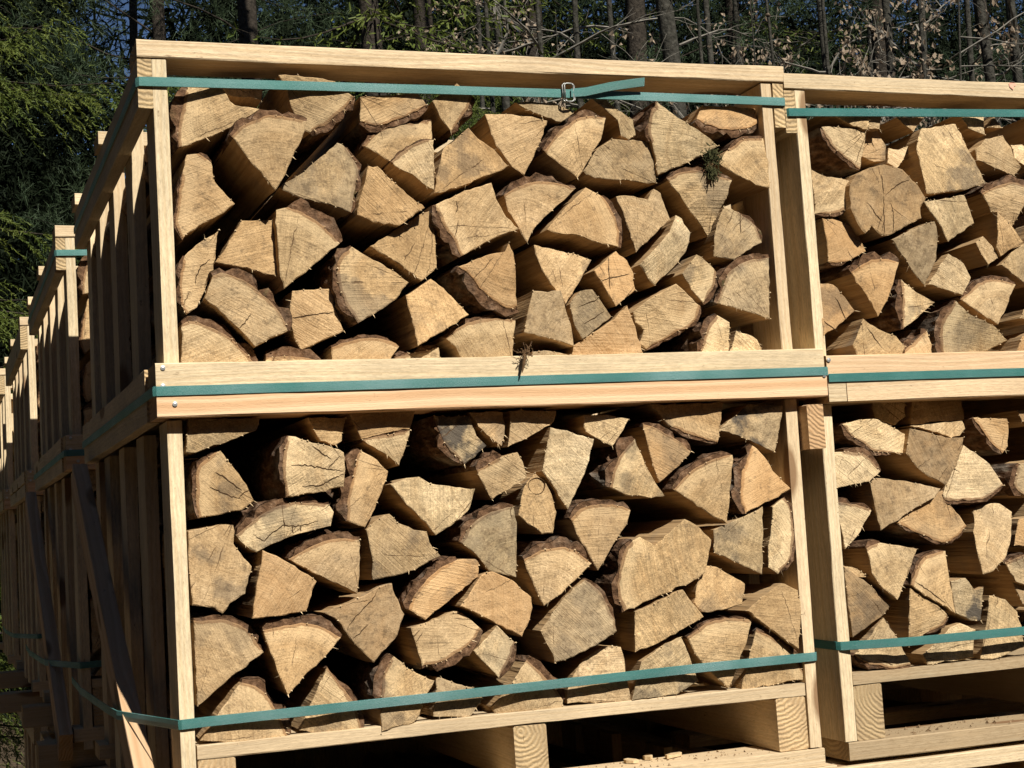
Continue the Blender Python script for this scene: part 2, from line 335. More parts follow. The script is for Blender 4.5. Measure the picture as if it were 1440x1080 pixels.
def crate_lower(label, x, y, z, seed, joint=False, brace=True, T=.735, b0=0, group='crates of firewood'):
    """crate on its own pallet; origin: front lower corner"""
    R = random.Random(seed); g = empty('firewood_crate', (x, y, z), label, 'crate', group)
    pz = .155 if not joint else .161                                   # top of the frame, top of the deck
    if not joint: board('top_beam', g, (0, 1.25), (-.0285, .072), (T-.0465, T-.0025), 'x', bc(R, .85), seed, (0, rad(.1), 0))
    else:
        board('top_beam', g, (b0, b0+.0385), (-.0275, .072), (T-.0465, T-.0025), 'x', bc(R, .2), seed)
        board('top_beam', g, (b0+.040, 1.247+b0*.9), (-.0285, .072), (T-.0465, T-.0025), 'x', bc(R, .5), seed+1)
    for s, (a, b) in enumerate(((-.004, .0175), (1.198, 1.2195))):
        board('side_rail', g, (a, b), (.074, D), (T-.046, T-.003), 'y', bc(R, .1), seed+s)
        board('lower_rail', g, (a-.0215, a+.0135) if s == 0 else (a+.001, b), (-.0275, D-.1), (T-.132, T-.048), 'y', bc(R, .75), seed+2+s) if joint else None
    for s, (a, b) in enumerate(((.0195, .0435), (1.1725, 1.1965))):
        for i, yy in enumerate(SLATS):
            t = R.uniform(-.3, .3) if i else (.15 if s else 0)
            board('corner_post' if i in (0, 4) else 'slat', g, (a, b), (yy, yy+.105), (.036 if joint or s else -.02, T-.049), 'z', bc(R, .04), 2+i % 2, (0, rad(t), 0))
    for i in range(8):
        yy = .002+i*.165; board('deck_plank', g, (.0455, 1.1705), (yy, yy+.12), (pz-.0225, pz), 'x', bc(R, .05, .95 if joint else 0), seed+20+i % 3)
    for bx in (.0465, .592, 1.1085):
        board('stringer', g, (bx, bx+.061), (.004, D-.02), (.0345, pz-.0235), 'y', bc(R, .15, .7 if joint else .2), seed+30)
    for i, yy in enumerate((0, 1.19)):
        board('runner', g, (b0*1.2-.004, 1.2), (yy, yy+.11), (0, .034), 'x', bc(R, .2, .95 if joint else .35), seed+40+i)
    board('back_beam', g, (0, 1.22), (D-.09, D-.001), (T-.045, T-.002), 'x', bc(R), seed+12)
    for i in range(8): board('light_block_slat', g, (.0445+i*.1408, .0445+i*.1408+.139), (D-.026, D-.002), (pz+.002, T-.047), 'z', bc(R), 2)  # added slats that keep daylight from showing between the logs
    board('light_block_end', g, (.02, 1.19), (D-.018, D-.001), (.036, pz-.024), 'x', bc(R, .2, .4), seed+9)  # board added to close the pallet's rear and keep its inside dark
    if brace:
        dy, dz = 1.10, .60; L = math.hypot(dy, dz)
        o = link('brace', board_mesh(L+.12, .078, .034, 5), g, (-.026, .585, .32), (0, 0, 0), (.95, 1, .35, 1))
        ux = Vector((0, dy, dz)).normalized(); uz = Vector((1, 0, 0)); uy = uz.cross(ux)
        o.rotation_euler = Matrix((ux, uy, uz)).transposed().to_euler()
    if not joint: nail(g, .029, -.029, T-.024)
    return g
ZU, ZL = 1.245, .51
CRACKS = {21:[[(1112,1556),(1108,1516)]],24:[[(538,1567),(539,1554),(535,1545)],[(540,1532),(531,1503)]],29:[[(103,1467),(87,1455),(79,1440),(77,1425)],[(99,1440),(92,1419)]],30:[[(142,1347),(153,1357),(164,1372)]],31:[[(237,1365),(273,1370),(313,1375)]],42:[[(766,1379),(802,1392)],[(774,1347),(814,1369)]],43:[[(807,1425),(832,1430),(864,1436)],[(823,1407),(826,1466)]],53:[[(96,1110),(113,1098),(139,1076)],[(86,1084),(112,1071),(138,1061)],[(132,1064),(145,1074),(152,1075)]],54:[[(217,1113),(250,1110),(277,1103),(304,1099)],[(277,1103),(288,1114),(299,1124)],[(233,1077),(266,1077),(285,1088),(305,1094)],[(254,1143),(269,1130),(284,1121)]],59:[[(152,1002),(169,990),(181,1002),(200,1014),(221,1011),(245,1013),(260,1018)],[(202,1024),(202,1008)],[(215,1014),(217,999)],[(230,1012),(230,1002)]],92:[[(302,833),(319,854),(348,878),(358,895)],[(314,817),(340,839)]],111:[[(1413,1587),(1409,1551),(1406,1509)],[(1376,1572),(1390,1551),(1404,1534)],[(1417,1587),(1452,1612),(1477,1620)],[(1413,1629),(1413,1608),(1413,1587)],[(1426,1511),(1431,1545),(1428,1573)]],122:[[(1269,1346),(1298,1322)],[(1300,1391),(1320,1346)]],123:[[(1360,1330),(1388,1288)]],145:[[(1424,836),(1450,818),(1488,791)]],150:[[(1357,770),(1377,738)],[(1334,695),(1364,682)]]}
LOGS = [
('A','n',4,(206,1726),[(7,0,14)],'80,1766 130,1767 156,1732 198,1725 160,1699 105,1675 72,1662 60,1660 60,1678 65,1715 73,1743',
 'large log with reddish bark down one side, between buckled top strap and corner post'),
('A','n',50,(129,1791),[],'136,1789 216,1792 212,1756 153,1764',
 'thin flat slab half shaded behind the buckled strap, second from the corner post'),
('A','n',3,(230,1794),[(3,5,13)],'235,1790 269,1789 332,1780 364,1752 325,1713 286,1689 274,1696 256,1733 249,1763',
 'log with curved bark underneath, behind the top strap and above the steeply tilted jutting wedge'),
('A','n',-40,(211,1570),[(0,4,13)],'139,1666 164,1688 195,1703 228,1705 269,1696 262,1672 233,1616 217,1586 211,1577 173,1621 156,1645',
 'steeply tilted wedge jutting far out, crumbly bark on top, long brown split side below'),
('A','n',10,(55,1492),[(1,2,5),(8,11,5)],'73,1648 93,1650 113,1636 118,1601 149,1562 130,1547 94,1529 72,1514 58,1500 50,1521 49,1540 65,1619',
 'pale log hard against the corner post, directly above the narrow upright log'),
('A','g',0,(219,1590),[(3,6,10)],'226,1591 273,1620 332,1672 347,1663 365,1631 363,1606 348,1548 295,1564 249,1578',
 'weathered grey log with mouldy patch, pointed to one side, beside the jutting tilted wedge'),
('A','n',4,(373,1757),[(2,6,10)],'377,1755 483,1765 499,1744 482,1733 445,1717 405,1705 376,1712',
 'blocky log under the buckled strap, thin bark below, above the curved arched back log'),
('A','n',4,(505,1752),[(3,5,14)],'509,1751 537,1772 558,1786 585,1764 577,1740 544,1700 524,1723',
 'small pointed log with orange bark edge hanging point down under the top strap'),
('A','n',10,(427,1639),[(0,4,9)],'380,1669 406,1695 439,1709 479,1716 511,1720 509,1685 484,1681 457,1667 427,1643 404,1657',
 'curved log whose arched back lies over the smaller dark lined wedge'),
('A','n',-5,(503,1583),[(0,4,4)],'425,1638 442,1654 465,1669 492,1678 505,1678 501,1588 487,1594 462,1616 440,1625',
 'small wedge with a dark arched upper rim, tucked beneath the curved log'),
('A','n',-5,(491,1574),[],'524,1665 545,1679 572,1703 589,1683 618,1664 643,1635 636,1629 595,1615 560,1598 501,1583 512,1630',
 'broad plain kite shaped log between the small dark arched wedge and the tall pale wedge'),
('A','y',5,(741,1729),[],'609,1732 639,1733 700,1731 730,1724 712,1682 677,1620 654,1635 644,1648 625,1673 618,1693',
 'tall pale wedge with strong slanting grain and narrow foot, diagonally below the strap buckle'),
('A','n',-10,(789,1622),[(0,4,13)],'717,1665 742,1696 771,1718 800,1729 837,1726 828,1694 804,1654 788,1627 778,1616 752,1636',
 'quarter log with thick bark on its shoulder, right below the strap buckle'),
('A','p',5,(660,1757),[],'668,1755 745,1758 779,1737 756,1721 719,1732 695,1741',
 'very pale rough slab directly behind the metal strap buckle'),
('A','n',10,(812,1774),[],'820,1768 850,1768 871,1748 904,1732 907,1702 892,1693 876,1701 877,1724 852,1744',
 'broken slanting strip of wood behind the strap, just beside the loose strap tail'),
('A','g',0,(946,1602),[],'792,1630 821,1670 851,1690 895,1690 933,1688 936,1666 940,1646 936,1608 885,1613 832,1615 797,1623',
 'dull grey four sided log with dirty stripes, left of the big triangular log'),
('A','n',-15,(1073,1676),[(8,0,6)],'942,1760 982,1731 1031,1702 1065,1679 1001,1647 971,1636 937,1622 934,1656 926,1686 923,1719',
 'big triangular log, one point up at the strap, another ending at the hanging moss'),
('A','o',4,(1169,1765),[(2,6,10)],'1045,1760 1165,1762 1171,1735 1145,1722 1106,1716 1069,1720 1034,1736',
 'flat topped log with rounded bark bottom, under the buckled strap next to the far post'),
('A','p',-5,(1174,1597),[(1,3,6)],'1068,1647 1090,1675 1123,1696 1173,1701 1176,1663 1172,1602 1142,1607 1094,1630',
 'pale smooth log wedged against the far post, right of the hanging moss'),
('A','n',0,(883,1467),[],'853,1582 880,1584 917,1577 931,1598 945,1590 957,1555 962,1540 940,1525 886,1478 877,1504 869,1534',
 'log with a stepped top edge, right below the dull grey four sided log'),
('A','n',-20,(1037,1501),[(0,4,8)],'950,1613 979,1625 1012,1629 1037,1621 1081,1610 1067,1576 1054,1548 1036,1508 1005,1545 985,1568',
 'long downward pointing wedge directly below the hanging moss'),
('A','g',5,(1040,1467),[(1,3,9)],'1075,1566 1109,1557 1145,1530 1155,1499 1126,1485 1102,1472 1090,1465 1071,1468 1045,1470 1051,1513 1067,1550',
 'log with lichen flecks and ragged bottom edge, below the pale smooth log at the post'),
('A','n',-10,(701,1517),[(3,6,8)],'709,1518 746,1557 791,1597 822,1581 844,1548 852,1515 848,1486 805,1495 764,1508 722,1512',
 'wide quarter log with a round bark back, below the quarter log under the buckle'),
('A','n',0,(674,1491),[(0,4,10)],'637,1584 663,1599 698,1608 743,1602 769,1594 748,1573 708,1541 685,1517 675,1497 662,1520 643,1555',
 'fan shaped wedge with an arched bark top, below the tall pale wedge'),
('A','y',-15,(660,1519),[(9,0,10)],'499,1560 536,1577 563,1587 604,1600 612,1571 630,1539 653,1518 611,1504 577,1486 542,1469 531,1497 513,1522',
 'large bright yellowish log with a split down its middle, centre of the buckled crate'),
('A','n',-30,(483,1548),[],'376,1624 392,1623 416,1600 443,1575 462,1560 474,1551 451,1535 427,1520 380,1525 354,1539 362,1574',
 'plain jutting log with a wide shadowed underside, beside the weathered grey mouldy log'),
('A','n',-5,(505,1566),[],'376,1486 418,1511 461,1537 498,1556 500,1524 498,1451 468,1426 446,1442 409,1467',
 'smooth diamond shaped log without bark, left of the bright yellowish log'),
('A','n',15,(229,1429),[],'114,1465 135,1492 161,1537 181,1536 213,1536 217,1495 222,1437 184,1448 139,1459',
 'trapezoid log with a toothed shadow across its top, above the log with thick lumpy bark'),
('A','n',-10,(220,1406),[(1,4,14)],'216,1549 236,1554 261,1545 291,1525 323,1491 275,1454 223,1413 217,1445 216,1506',
 'pointed quarter log with crumbling bark along its sloping back, below the grey mouldy log'),
('A','n',10,(124,1523),[(5,8,6)],'120,1517 114,1488 108,1449 88,1406 78,1386 60,1374 53,1389 52,1434 61,1473 80,1491',
 'narrow upright log with ragged cracks, squeezed against the corner post'),
('A','b',-15,(139,1342),[(0,5,12)],'102,1435 115,1441 151,1429 185,1402 214,1371 225,1341 194,1329 168,1315 141,1345 112,1375 87,1397',
 'leaning log with a thick grey weathered rind and a deep crack, below the trapezoid log'),
('A','o',0,(313,1423),[],'239,1411 308,1415 313,1378 326,1341 283,1323 251,1309 240,1333 235,1367 234,1385',
 'small squarish log with one horizontal crack across it'),
('A','n',-15,(450,1423),[(6,1,10)],'321,1465 345,1486 374,1468 424,1440 444,1423 418,1393 346,1351 329,1379 318,1413 315,1438',
 'large smooth quarter log with curved bark flank, next to the horizontally cracked squarish log'),
('A','n',5,(42,1265),[(0,5,12)],'51,1358 74,1361 103,1348 132,1330 152,1308 172,1288 171,1269 46,1269',
 'rounded log at the foot of the corner post, resting on the middle beam'),
('A','n',10,(184,1267),[(0,3,17)],'191,1299 222,1300 253,1298 283,1289 285,1266 187,1269',
 'low log almost hidden by the middle beam, topped with lumpy bark'),
('A','n',0,(401,1259),[(0,4,10)],'305,1314 332,1322 371,1328 408,1321 421,1311 407,1293 399,1262 307,1265',
 'low arched log with hairy bark, on the middle beam below the large smooth quarter log'),
('A','n',-15,(444,1300),[],'436,1400 484,1429 506,1412 531,1383 549,1364 515,1345 482,1327 450,1309 444,1350',
 'tilted four sided log with slanting grain, above the middle beam near its centre'),
('A','o',-20,(633,1497),[(7,0,13)],'531,1448 557,1458 594,1471 626,1477 630,1492 638,1474 641,1442 645,1378 625,1376 596,1391 570,1410 552,1433',
 'warm toned log with dark resinous bark curving beneath it, under the bright yellowish log'),
('A','n',0,(631,1251),[(0,4,8)],'506,1326 533,1344 567,1356 607,1360 642,1354 635,1323 628,1256 548,1258 528,1309',
 'domed log with thin frayed bark, resting on the middle beam behind the dangling root wisp'),
('A','n',10,(503,1258),[(0,3,8)],'416,1293 442,1300 475,1305 498,1311 500,1261 414,1263',
 'tiny log end showing just above the middle beam, left of the domed log'),
('A','y',0,(744,1373),[],'684,1491 700,1486 741,1479 796,1464 784,1445 761,1412 742,1383 713,1419 695,1452 686,1474',
 'bright downward pointing triangle with no bark, below the wide quarter log'),
('A','g',-5,(757,1297),[],'673,1406 703,1404 729,1407 735,1386 746,1347 750,1306 711,1318 653,1332 664,1373',
 'grey faced squarish log just right of and above the dangling root wisp'),
('A','g',0,(764,1310),[],'747,1383 768,1406 792,1409 809,1389 829,1359 802,1340 767,1318 753,1347',
 "small cracked grey log tilted like a diamond, beside the bright downward triangle's tip"),
('A','o',-10,(830,1367),[],'796,1443 843,1479 863,1461 873,1436 873,1406 832,1376 813,1413',
 'orange tinted block with dark cracks, above the small cracked grey log'),
('A','p',-5,(876,1448),[],'886,1453 917,1480 952,1514 969,1547 983,1541 993,1524 1000,1515 988,1480 965,1453 923,1417 902,1437',
 'long pale slanted log with a splintered upper tip, right of the orange tinted block'),
('A','n',-5,(972,1438),[(3,5,8)],'975,1437 1007,1473 1025,1460 1045,1440 1040,1416 1013,1381 991,1406',
 'small pale diamond shaped log between the slanted splintered log and a greyish quarter log'),
('A','g',-5,(1154,1344),[(0,4,10)],'1042,1381 1058,1409 1075,1440 1111,1460 1161,1468 1154,1409 1151,1349 1103,1365',
 'large greyish quarter log against the far post, lower one of the two big ones there'),
('A','n',-10,(892,1389),[(4,8,8)],'872,1367 896,1386 957,1417 980,1396 1004,1375 995,1352 972,1333 946,1323 897,1299 882,1308 891,1334 876,1347',
 'log with a wavy bitten edge and bark below, just above the middle beam'),
('A','p',5,(1063,1266),[(0,2,10)],'1003,1284 1023,1334 1048,1360 1073,1346 1069,1323 1061,1269 1018,1270',
 'short upright log with mossy dark bark on one flank, standing on the middle beam'),
('A','p',10,(1062,1266),[],'1068,1283 1085,1330 1107,1323 1129,1312 1140,1288 1137,1268 1067,1270',
 'frayed small log end in the bottom corner by the far post'),
('A','o',0,(739,1266),[],'754,1308 831,1353 857,1378 872,1339 888,1289 889,1269 752,1273',
 'plain triangular log standing on the middle beam, left of the log with wavy bitten edge'),
('A','n',15,(784,1268),[],'673,1299 697,1301 773,1290 775,1270 668,1273',
 'sliver of a log under the grey squarish one, cut off by the middle beam'),
('B','n',2,(183,1200),[],'55,1200 173,1196 166,1175 142,1167 105,1154 64,1142 48,1143',
 'shallow log tucked under the middle beam beside the corner post of the lower front crate'),
('B','n',10,(164,1055),[(5,0,8)],'106,1144 129,1112 151,1075 159,1057 137,1043 66,1034 62,1065 64,1091 71,1123',
 'triangular log with fanned cracks near the corner post, below the middle beam'),
('B','y',-30,(313,1101),[(7,0,6)],'215,1162 237,1155 282,1142 306,1130 307,1102 303,1072 263,1066 208,1060 203,1100 205,1130',
 'jutting blocky log with many radiating cracks and a shaggy bark side'),
('B','n',3,(249,1197),[],'255,1193 323,1191 315,1165 313,1152 302,1145 275,1153',
 'small log mostly shaded by the middle beam, above the blocky log with radiating cracks'),
('B','n',2,(317,1207),[],'327,1203 445,1199 434,1167 394,1162 348,1154',
 'flat log pressed up under the middle beam with a thin bark line along its base'),
('B','n',2,(414,1101),[(0,2,3)],'350,1152 394,1159 434,1165 426,1138 413,1105 392,1124 367,1140',
 'small triangular log hanging directly beneath the flat log at the middle beam'),
('B','n',-5,(395,1097),[(6,0,12)],'343,1133 364,1122 391,1096 377,1063 363,1033 344,1003 312,1015 315,1051 327,1090 333,1117',
 'narrow upright log with a pale vertical vein and purple brown bark flank'),
('B','p',-15,(202,989),[(0,5,9)],'125,1002 150,1021 180,1040 214,1050 253,1049 280,1044 288,1031 281,1008 244,1001 202,991 156,972 139,984',
 'curved crescent log with a wavy crack along its length'),
('B','n',0,(123,1030),[],'47,1013 87,1019 120,1019 119,988 147,949 134,905 108,891 96,875 84,886 48,892 46,934',
 "big blotched slab with a dark stain, halfway up the lower crate's corner post"),
('B','o',-20,(132,856),[],'164,975 187,964 208,950 240,929 254,917 244,894 234,869 189,865 141,864 149,904 157,941',
 'warm coloured block with a rough furred edge, directly below the curved crescent log'),
('B','n',-5,(329,886),[(0,3,16)],'210,957 252,977 289,986 333,982 332,951 325,891 291,911 249,932',
 'wedge under a thick flaky bark arch, right of the warm coloured block'),
('B','n',-10,(484,941),[],'347,998 363,1012 389,1023 401,1007 428,993 450,989 454,970 473,945 434,929 396,918 352,913 352,955',
 'irregular chunky log with a nicked upper corner, below the narrow upright veined log'),
('B','p',-15,(552,1060),[],'395,1074 423,1083 445,1084 463,1071 505,1062 540,1058 529,1027 511,1007 466,982 450,1004 426,1030 408,1055',
 'bright pale log with a scalloped top edge and a shadowed side below it'),
('B','m',2,(546,1189),[(4,0,12)],'479,1189 544,1186 555,1151 574,1133 532,1102 514,1119 495,1141',
 'log with a dark mould blot and reddish bark, under the middle beam'),
('B','n',2,(538,1197),[],'544,1193 607,1191 611,1170 602,1131 581,1147 559,1167',
 'narrow shaded wedge under the middle beam, touching the mould blotted log'),
('B','n',2,(605,1124),[],'621,1193 711,1190 706,1173 697,1165 648,1142 612,1129 617,1152',
 'log with a slanting lower edge under the middle beam, right of a narrow shaded wedge'),
('B','n',-15,(643,1071),[(0,2,12)],'547,1090 569,1100 593,1111 623,1118 635,1091 639,1073 606,1054 573,1037 557,1066',
 'small four sided log with a bark cap, above the mossy shouldered log'),
('B','n',-10,(712,1000),[],'695,1161 726,1154 774,1136 760,1098 740,1057 713,1013 694,1047 671,1083 681,1117',
 'tall tapering plank like log, up and right of the log with the ringed knot'),
('B','k',-5,(658,1089),[],'658,1081 674,1067 689,1044 697,1009 685,972 664,972 645,987 621,1007 628,1035 640,1063',
 'small oval log with a ringed knot like an eye'),
('B','g',-10,(613,894),[(0,3,10)],'510,967 531,993 562,1013 612,1023 617,995 613,942 609,900 559,915 535,947',
 'upright edged log with shaggy mossy shoulder, left of the ringed knot log'),
('B','o',-5,(478,858),[(0,4,12)],'413,858 423,881 447,907 474,926 504,937 546,934 541,905 510,884 476,861 442,838',
 'oblong leaning log with warm double growth bands and black bark behind it'),
('B','o',-5,(494,857),[],'505,857 530,889 544,908 564,913 602,895 637,863 639,844 629,814 618,795 571,821 534,843',
 'smooth pinkish tan log with a rounded end, right of the oblong double banded log'),
('B','y',-15,(658,840),[(0,4,14)],'626,930 655,944 693,947 726,935 751,914 723,891 690,865 659,846 650,865 639,894 630,913',
 'fan shaped log under a thick bark crust, below the ringed knot log'),
('B','n',-5,(764,894),[(0,4,10)],'722,995 738,1010 773,1018 815,1014 840,1005 830,980 799,946 765,901 753,924 735,960',
 'sharp downward wedge with bark cap, right of the ringed knot log'),
('B','p',2,(855,1172),[],'763,1180 802,1180 848,1170 835,1150 812,1122 788,1136 765,1150',
 'small pale log tapering downward, near the beam and above the log with craggy bark'),
('B','n',-10,(910,1023),[(0,3,20)],'798,1048 805,1074 826,1108 853,1133 862,1110 880,1070 905,1027 870,1027 831,1032',
 'triangular log with thick craggy bark along its slope'),
('B','b',0,(900,1047),[(0,3,10)],'877,1160 905,1151 939,1130 970,1106 943,1081 901,1052 892,1076 884,1109',
 'brownish fan shaped log slotted between the craggy barked triangle and the log under the beam'),
('B','n',-15,(1029,964),[(0,3,13)],'923,1037 956,1066 998,1087 1044,1095 1038,1046 1026,970 993,988 952,1018',
 'wide quarter log with furry bark shoulder, beside the upright log at the far post'),
('B','o',-5,(1172,1025),[(5,0,12)],'1099,1112 1121,1089 1141,1055 1167,1027 1118,1006 1066,986 1061,1016 1068,1055 1084,1087',
 'rosy log with curved bark on one flank, near the far post of the lower crate'),
('B','n',2,(1044,1196),[(3,5,5)],'895,1197 1040,1193 1035,1173 1025,1120 977,1135 935,1153',
 'flat log hugging the underside of the middle beam, left of the mouldy grey log'),
('B','m',2,(1020,1142),[],'1031,1143 1076,1175 1092,1188 1167,1185 1160,1142 1148,1098 1116,1113 1051,1139',
 'mouldy grey log in the top corner of the lower crate by the far post'),
('B','n',-5,(1113,1006),[],'1002,960 1052,977 1106,997 1101,934 1094,872 1049,895 1000,918',
 'plain log split off flat on one side, next to the log with outward facing bark'),
('B','p',0,(1116,933),[(1,5,12)],'1129,996 1155,1011 1168,984 1170,940 1159,898 1132,870 1112,884 1118,933',
 'half moon log with outward facing bark touching the far post'),
('B','n',-15,(1002,946),[(12,2,8)],'805,895 816,929 834,950 848,956 875,938 939,983 966,968 991,942 982,909 974,884 940,867 875,846 811,825 801,854',
 'very large two peaked log with a stepped split face and grooved top'),
('B','n',-5,(1066,858),[],'966,878 980,896 1002,892 1033,873 1057,857 1047,820 1006,813 966,812 951,830',
 'five sided smooth log, right of the very large two peaked log'),
('B','n',-5,(1161,719),[],'1057,808 1096,833 1135,853 1171,837 1172,804 1156,730 1109,766',
 'log with slanting saw lines and grooved upper side, pushed against the far post low down'),
('B','n',-10,(977,803),[],'832,823 851,828 877,839 926,856 944,831 965,804 915,782 871,763 828,751 829,782',
 'squarish log right below the very large two peaked log'),
('B','g',-15,(665,740),[(3,7,10)],'651,803 675,835 715,873 739,887 755,873 771,850 783,821 791,792 748,770 706,755 670,746 664,771',
 'big rough sawn log with scratchy saw marks and lumpy bark, above the low strap'),
('B','n',0,(45,722),[(0,4,10)],'49,867 92,866 121,856 144,837 163,806 123,780 84,755 49,729 49,795',
 'large quarter round log pressed to the corner post, above the low strap'),
('B','y',-10,(193,729),[(0,4,12)],'160,843 196,848 235,848 268,836 291,820 253,784 215,752 195,735 183,767 170,806',
 'yellowish fan shaped log with bark crown, right of the large quarter round log'),
('B','b',-5,(248,866),[],'261,865 304,875 362,901 384,905 389,884 404,851 391,817 348,773 316,808 288,849',
 'dark tan log with strong parallel saw grooves, tilted on one corner'),
('B','n',-5,(457,842),[(4,7,9)],'414,827 459,839 505,848 520,837 545,814 517,789 464,766 429,761 422,794',
 'broad log with rounded bark underside, right of the dark tan saw grooved log'),
('B','p',-10,(521,781),[(3,5,10)],'525,779 549,799 569,819 600,787 589,762 567,729 546,753',
 'small pale striped log standing on its corner, just above the low strap'),
('B','n',3,(46,669),[(3,7,10)],'52,672 80,709 105,741 123,760 146,752 169,727 190,681 196,666 171,658 113,664',
 'triangular log on the pallet deck by the corner post, crossed by the low strap'),
('B','n',5,(212,669),[(2,5,10)],'217,672 241,720 268,773 290,739 310,710 322,659 250,663',
 'pointed log with a loose peeling bark strip, behind the low strap'),
('B','n',-3,(457,733),[(10,2,12)],'359,727 365,756 382,782 404,759 420,750 452,734 436,711 422,677 412,666 355,659 354,695',
 'log with a jagged notched top, behind the low strap and overhanging the deck'),
('B','g',5,(455,744),[],'459,739 485,729 529,711 539,695 513,664 449,673 454,703',
 'small pale grey log behind the strap, right of the jagged notched one'),
('B','n',3,(559,661),[(2,5,12)],'559,678 594,718 623,755 648,731 670,705 688,678 687,660 630,667 564,664',
 'peaked log with lumpy bark slope behind the brightest stretch of the low strap'),
('B','n',5,(825,657),[],'712,719 734,746 773,764 809,761 813,736 816,664 760,668 698,671 700,695',
 'plain upright block behind the low strap, below the big rough sawn log'),
('B','n',0,(807,660),[],'818,666 842,733 882,756 926,770 944,728 957,688 907,669 861,667',
 'freckled five sided log behind the low strap, below the squarish log'),
('B','n',2,(1013,663),[(0,3,5)],'936,769 986,792 1037,795 1072,790 1056,748 1030,698 1013,670 986,695 956,730',
 'wedge standing on its tip behind the low strap, second last before the far post'),
('B','p',5,(1034,657),[(2,5,8)],'1039,661 1058,715 1078,772 1113,753 1149,727 1180,673 1106,667',
 'last log on the deck beside the far post, pale and crossed by the strap'),
('C','n',10,(1411,1727),[(4,0,8)],'1307,1730 1352,1727 1407,1725 1397,1686 1386,1646 1359,1663 1329,1688 1315,1709',
 'wedge with hairy curved bark near the corner post of the neighbouring upper crate'),
('C','p',5,(1307,1761),[],'1316,1759 1413,1760 1403,1724 1374,1730',
 'pale slab behind the strap by the corner post of the neighbouring upper crate'),
('C','n',5,(1444,1760),[],'1408,1756 1441,1757 1434,1726 1406,1726',
 'small block hanging behind the strap, beside the pale slab'),
('C','o',30,(1399,1674),[],'1413,1727 1446,1728 1464,1699 1459,1670 1432,1666 1404,1676',
 'stubby log half in shadow, above the gnarled round log'),
('C','p',25,(1515,1702),[],'1465,1694 1489,1691 1511,1699 1495,1670 1477,1651 1458,1662',
 'splintered little log between the stubby shaded one and the large stained log'),
('C','t',-10,(1675,1609),[],'1523,1727 1587,1736 1604,1738 1617,1708 1635,1672 1661,1617 1607,1602 1518,1594 1514,1633 1506,1683 1510,1701',
 'large pale log with a black stain at its top, hanging below the strap'),
('C','n',0,(1271,1650),[(3,7,6)],'1274,1645 1306,1628 1345,1622 1366,1615 1353,1576 1335,1562 1303,1553 1270,1554',
 'rounded wedge touching the corner post, left of the gnarled round log'),
('C','w',-20,(1418,1572),[],'1341,1607 1357,1628 1390,1643 1423,1650 1463,1641 1493,1613 1511,1583 1494,1563 1494,1542 1460,1527 1426,1511 1402,1507 1380,1527 1364,1511 1348,1533 1337,1561',
 'gnarled round log with cracked unsplit face'),
('C','n',-10,(1498,1580),[],'1508,1576 1563,1586 1610,1593 1622,1563 1630,1536 1594,1516 1559,1498 1541,1533',
 'four sided smooth log to the lower right of the gnarled round log'),
('C','n',0,(1764,1651),[],'1652,1689 1680,1712 1722,1720 1739,1695 1743,1673 1757,1654 1737,1636 1704,1648 1654,1667',
 'roundish clean log right of the large stained log'),
('C','p',0,(1741,1705),[],'1744,1702 1770,1703 1790,1677 1766,1658 1745,1673',
 "pale chip of a log at the picture's edge beside the roundish clean log"),
('C','n',-5,(1727,1523),[(0,3,10)],'1654,1597 1697,1615 1740,1620 1782,1606 1753,1572 1726,1528 1695,1557 1676,1561',
 "arched log with a barked top cut by the picture's edge"),
('C','p',-10,(1683,1567),[],'1685,1560 1722,1523 1741,1498 1686,1469 1676,1487',
 'thin pale wedge pointing upward below the arched barked log'),
('C','o',0,(1287,1551),[(5,6,5)],'1288,1546 1322,1543 1356,1530 1370,1506 1380,1480 1330,1460 1289,1459 1290,1502',
 'warm rounded log against the corner post below the rounded wedge'),
('C','g',-10,(1418,1504),[],'1428,1501 1474,1522 1530,1538 1537,1508 1531,1465 1505,1412 1486,1430 1464,1458',
 'dusty grey wedge pointing downward under the gnarled round log'),
('C','n',-5,(1502,1410),[],'1510,1413 1537,1448 1564,1475 1596,1455 1612,1427 1589,1391 1549,1402',
 'smooth fan shaped log beside the dusty grey wedge'),
('C','o',-15,(1384,1343),[(0,3,12)],'1331,1437 1368,1456 1409,1463 1442,1456 1419,1405 1384,1350 1362,1392 1341,1416',
 'downward wedge with warm bark bands, in front of a long shaded split side'),
('C','p',0,(1529,1378),[(4,0,10)],'1453,1425 1482,1400 1525,1378 1489,1354 1444,1326',
 'small triangular log with black bark on its upright flank'),
('C','o',0,(1261,1307),[],'1267,1419 1298,1415 1320,1391 1341,1363 1312,1342 1266,1315',
 'orange grained log half hidden by the corner post'),
('C','p',-10,(1349,1354),[],'1353,1347 1383,1326 1422,1311 1440,1290 1425,1263 1338,1265 1325,1296',
 'low pale log with a dark striped side, on the neighbouring middle beam'),
('C','n',0,(1513,1252),[(0,2,10)],'1446,1284 1481,1308 1503,1322 1512,1294 1511,1255 1443,1256',
 'lumpy small log on the neighbouring middle beam beside the biggest quarter log'),
('C','n',-10,(1692,1296),[(0,3,12)],'1532,1267 1530,1310 1543,1345 1572,1380 1602,1351 1654,1325 1683,1298 1615,1272',
 'biggest quarter log on the neighbouring middle beam, black bark on its back'),
('C','p',-5,(1668,1327),[(0,4,8)],'1588,1384 1615,1402 1642,1418 1677,1423 1718,1412 1693,1369 1667,1331 1631,1351',
 'fan shaped log with a pale crumbly rim, above the biggest quarter log'),
('C','n',0,(1680,1452),[],'1688,1453 1721,1482 1749,1496 1778,1485 1770,1412 1740,1418',
 'streaky log running out of the picture above the pale crumbly rimmed one'),
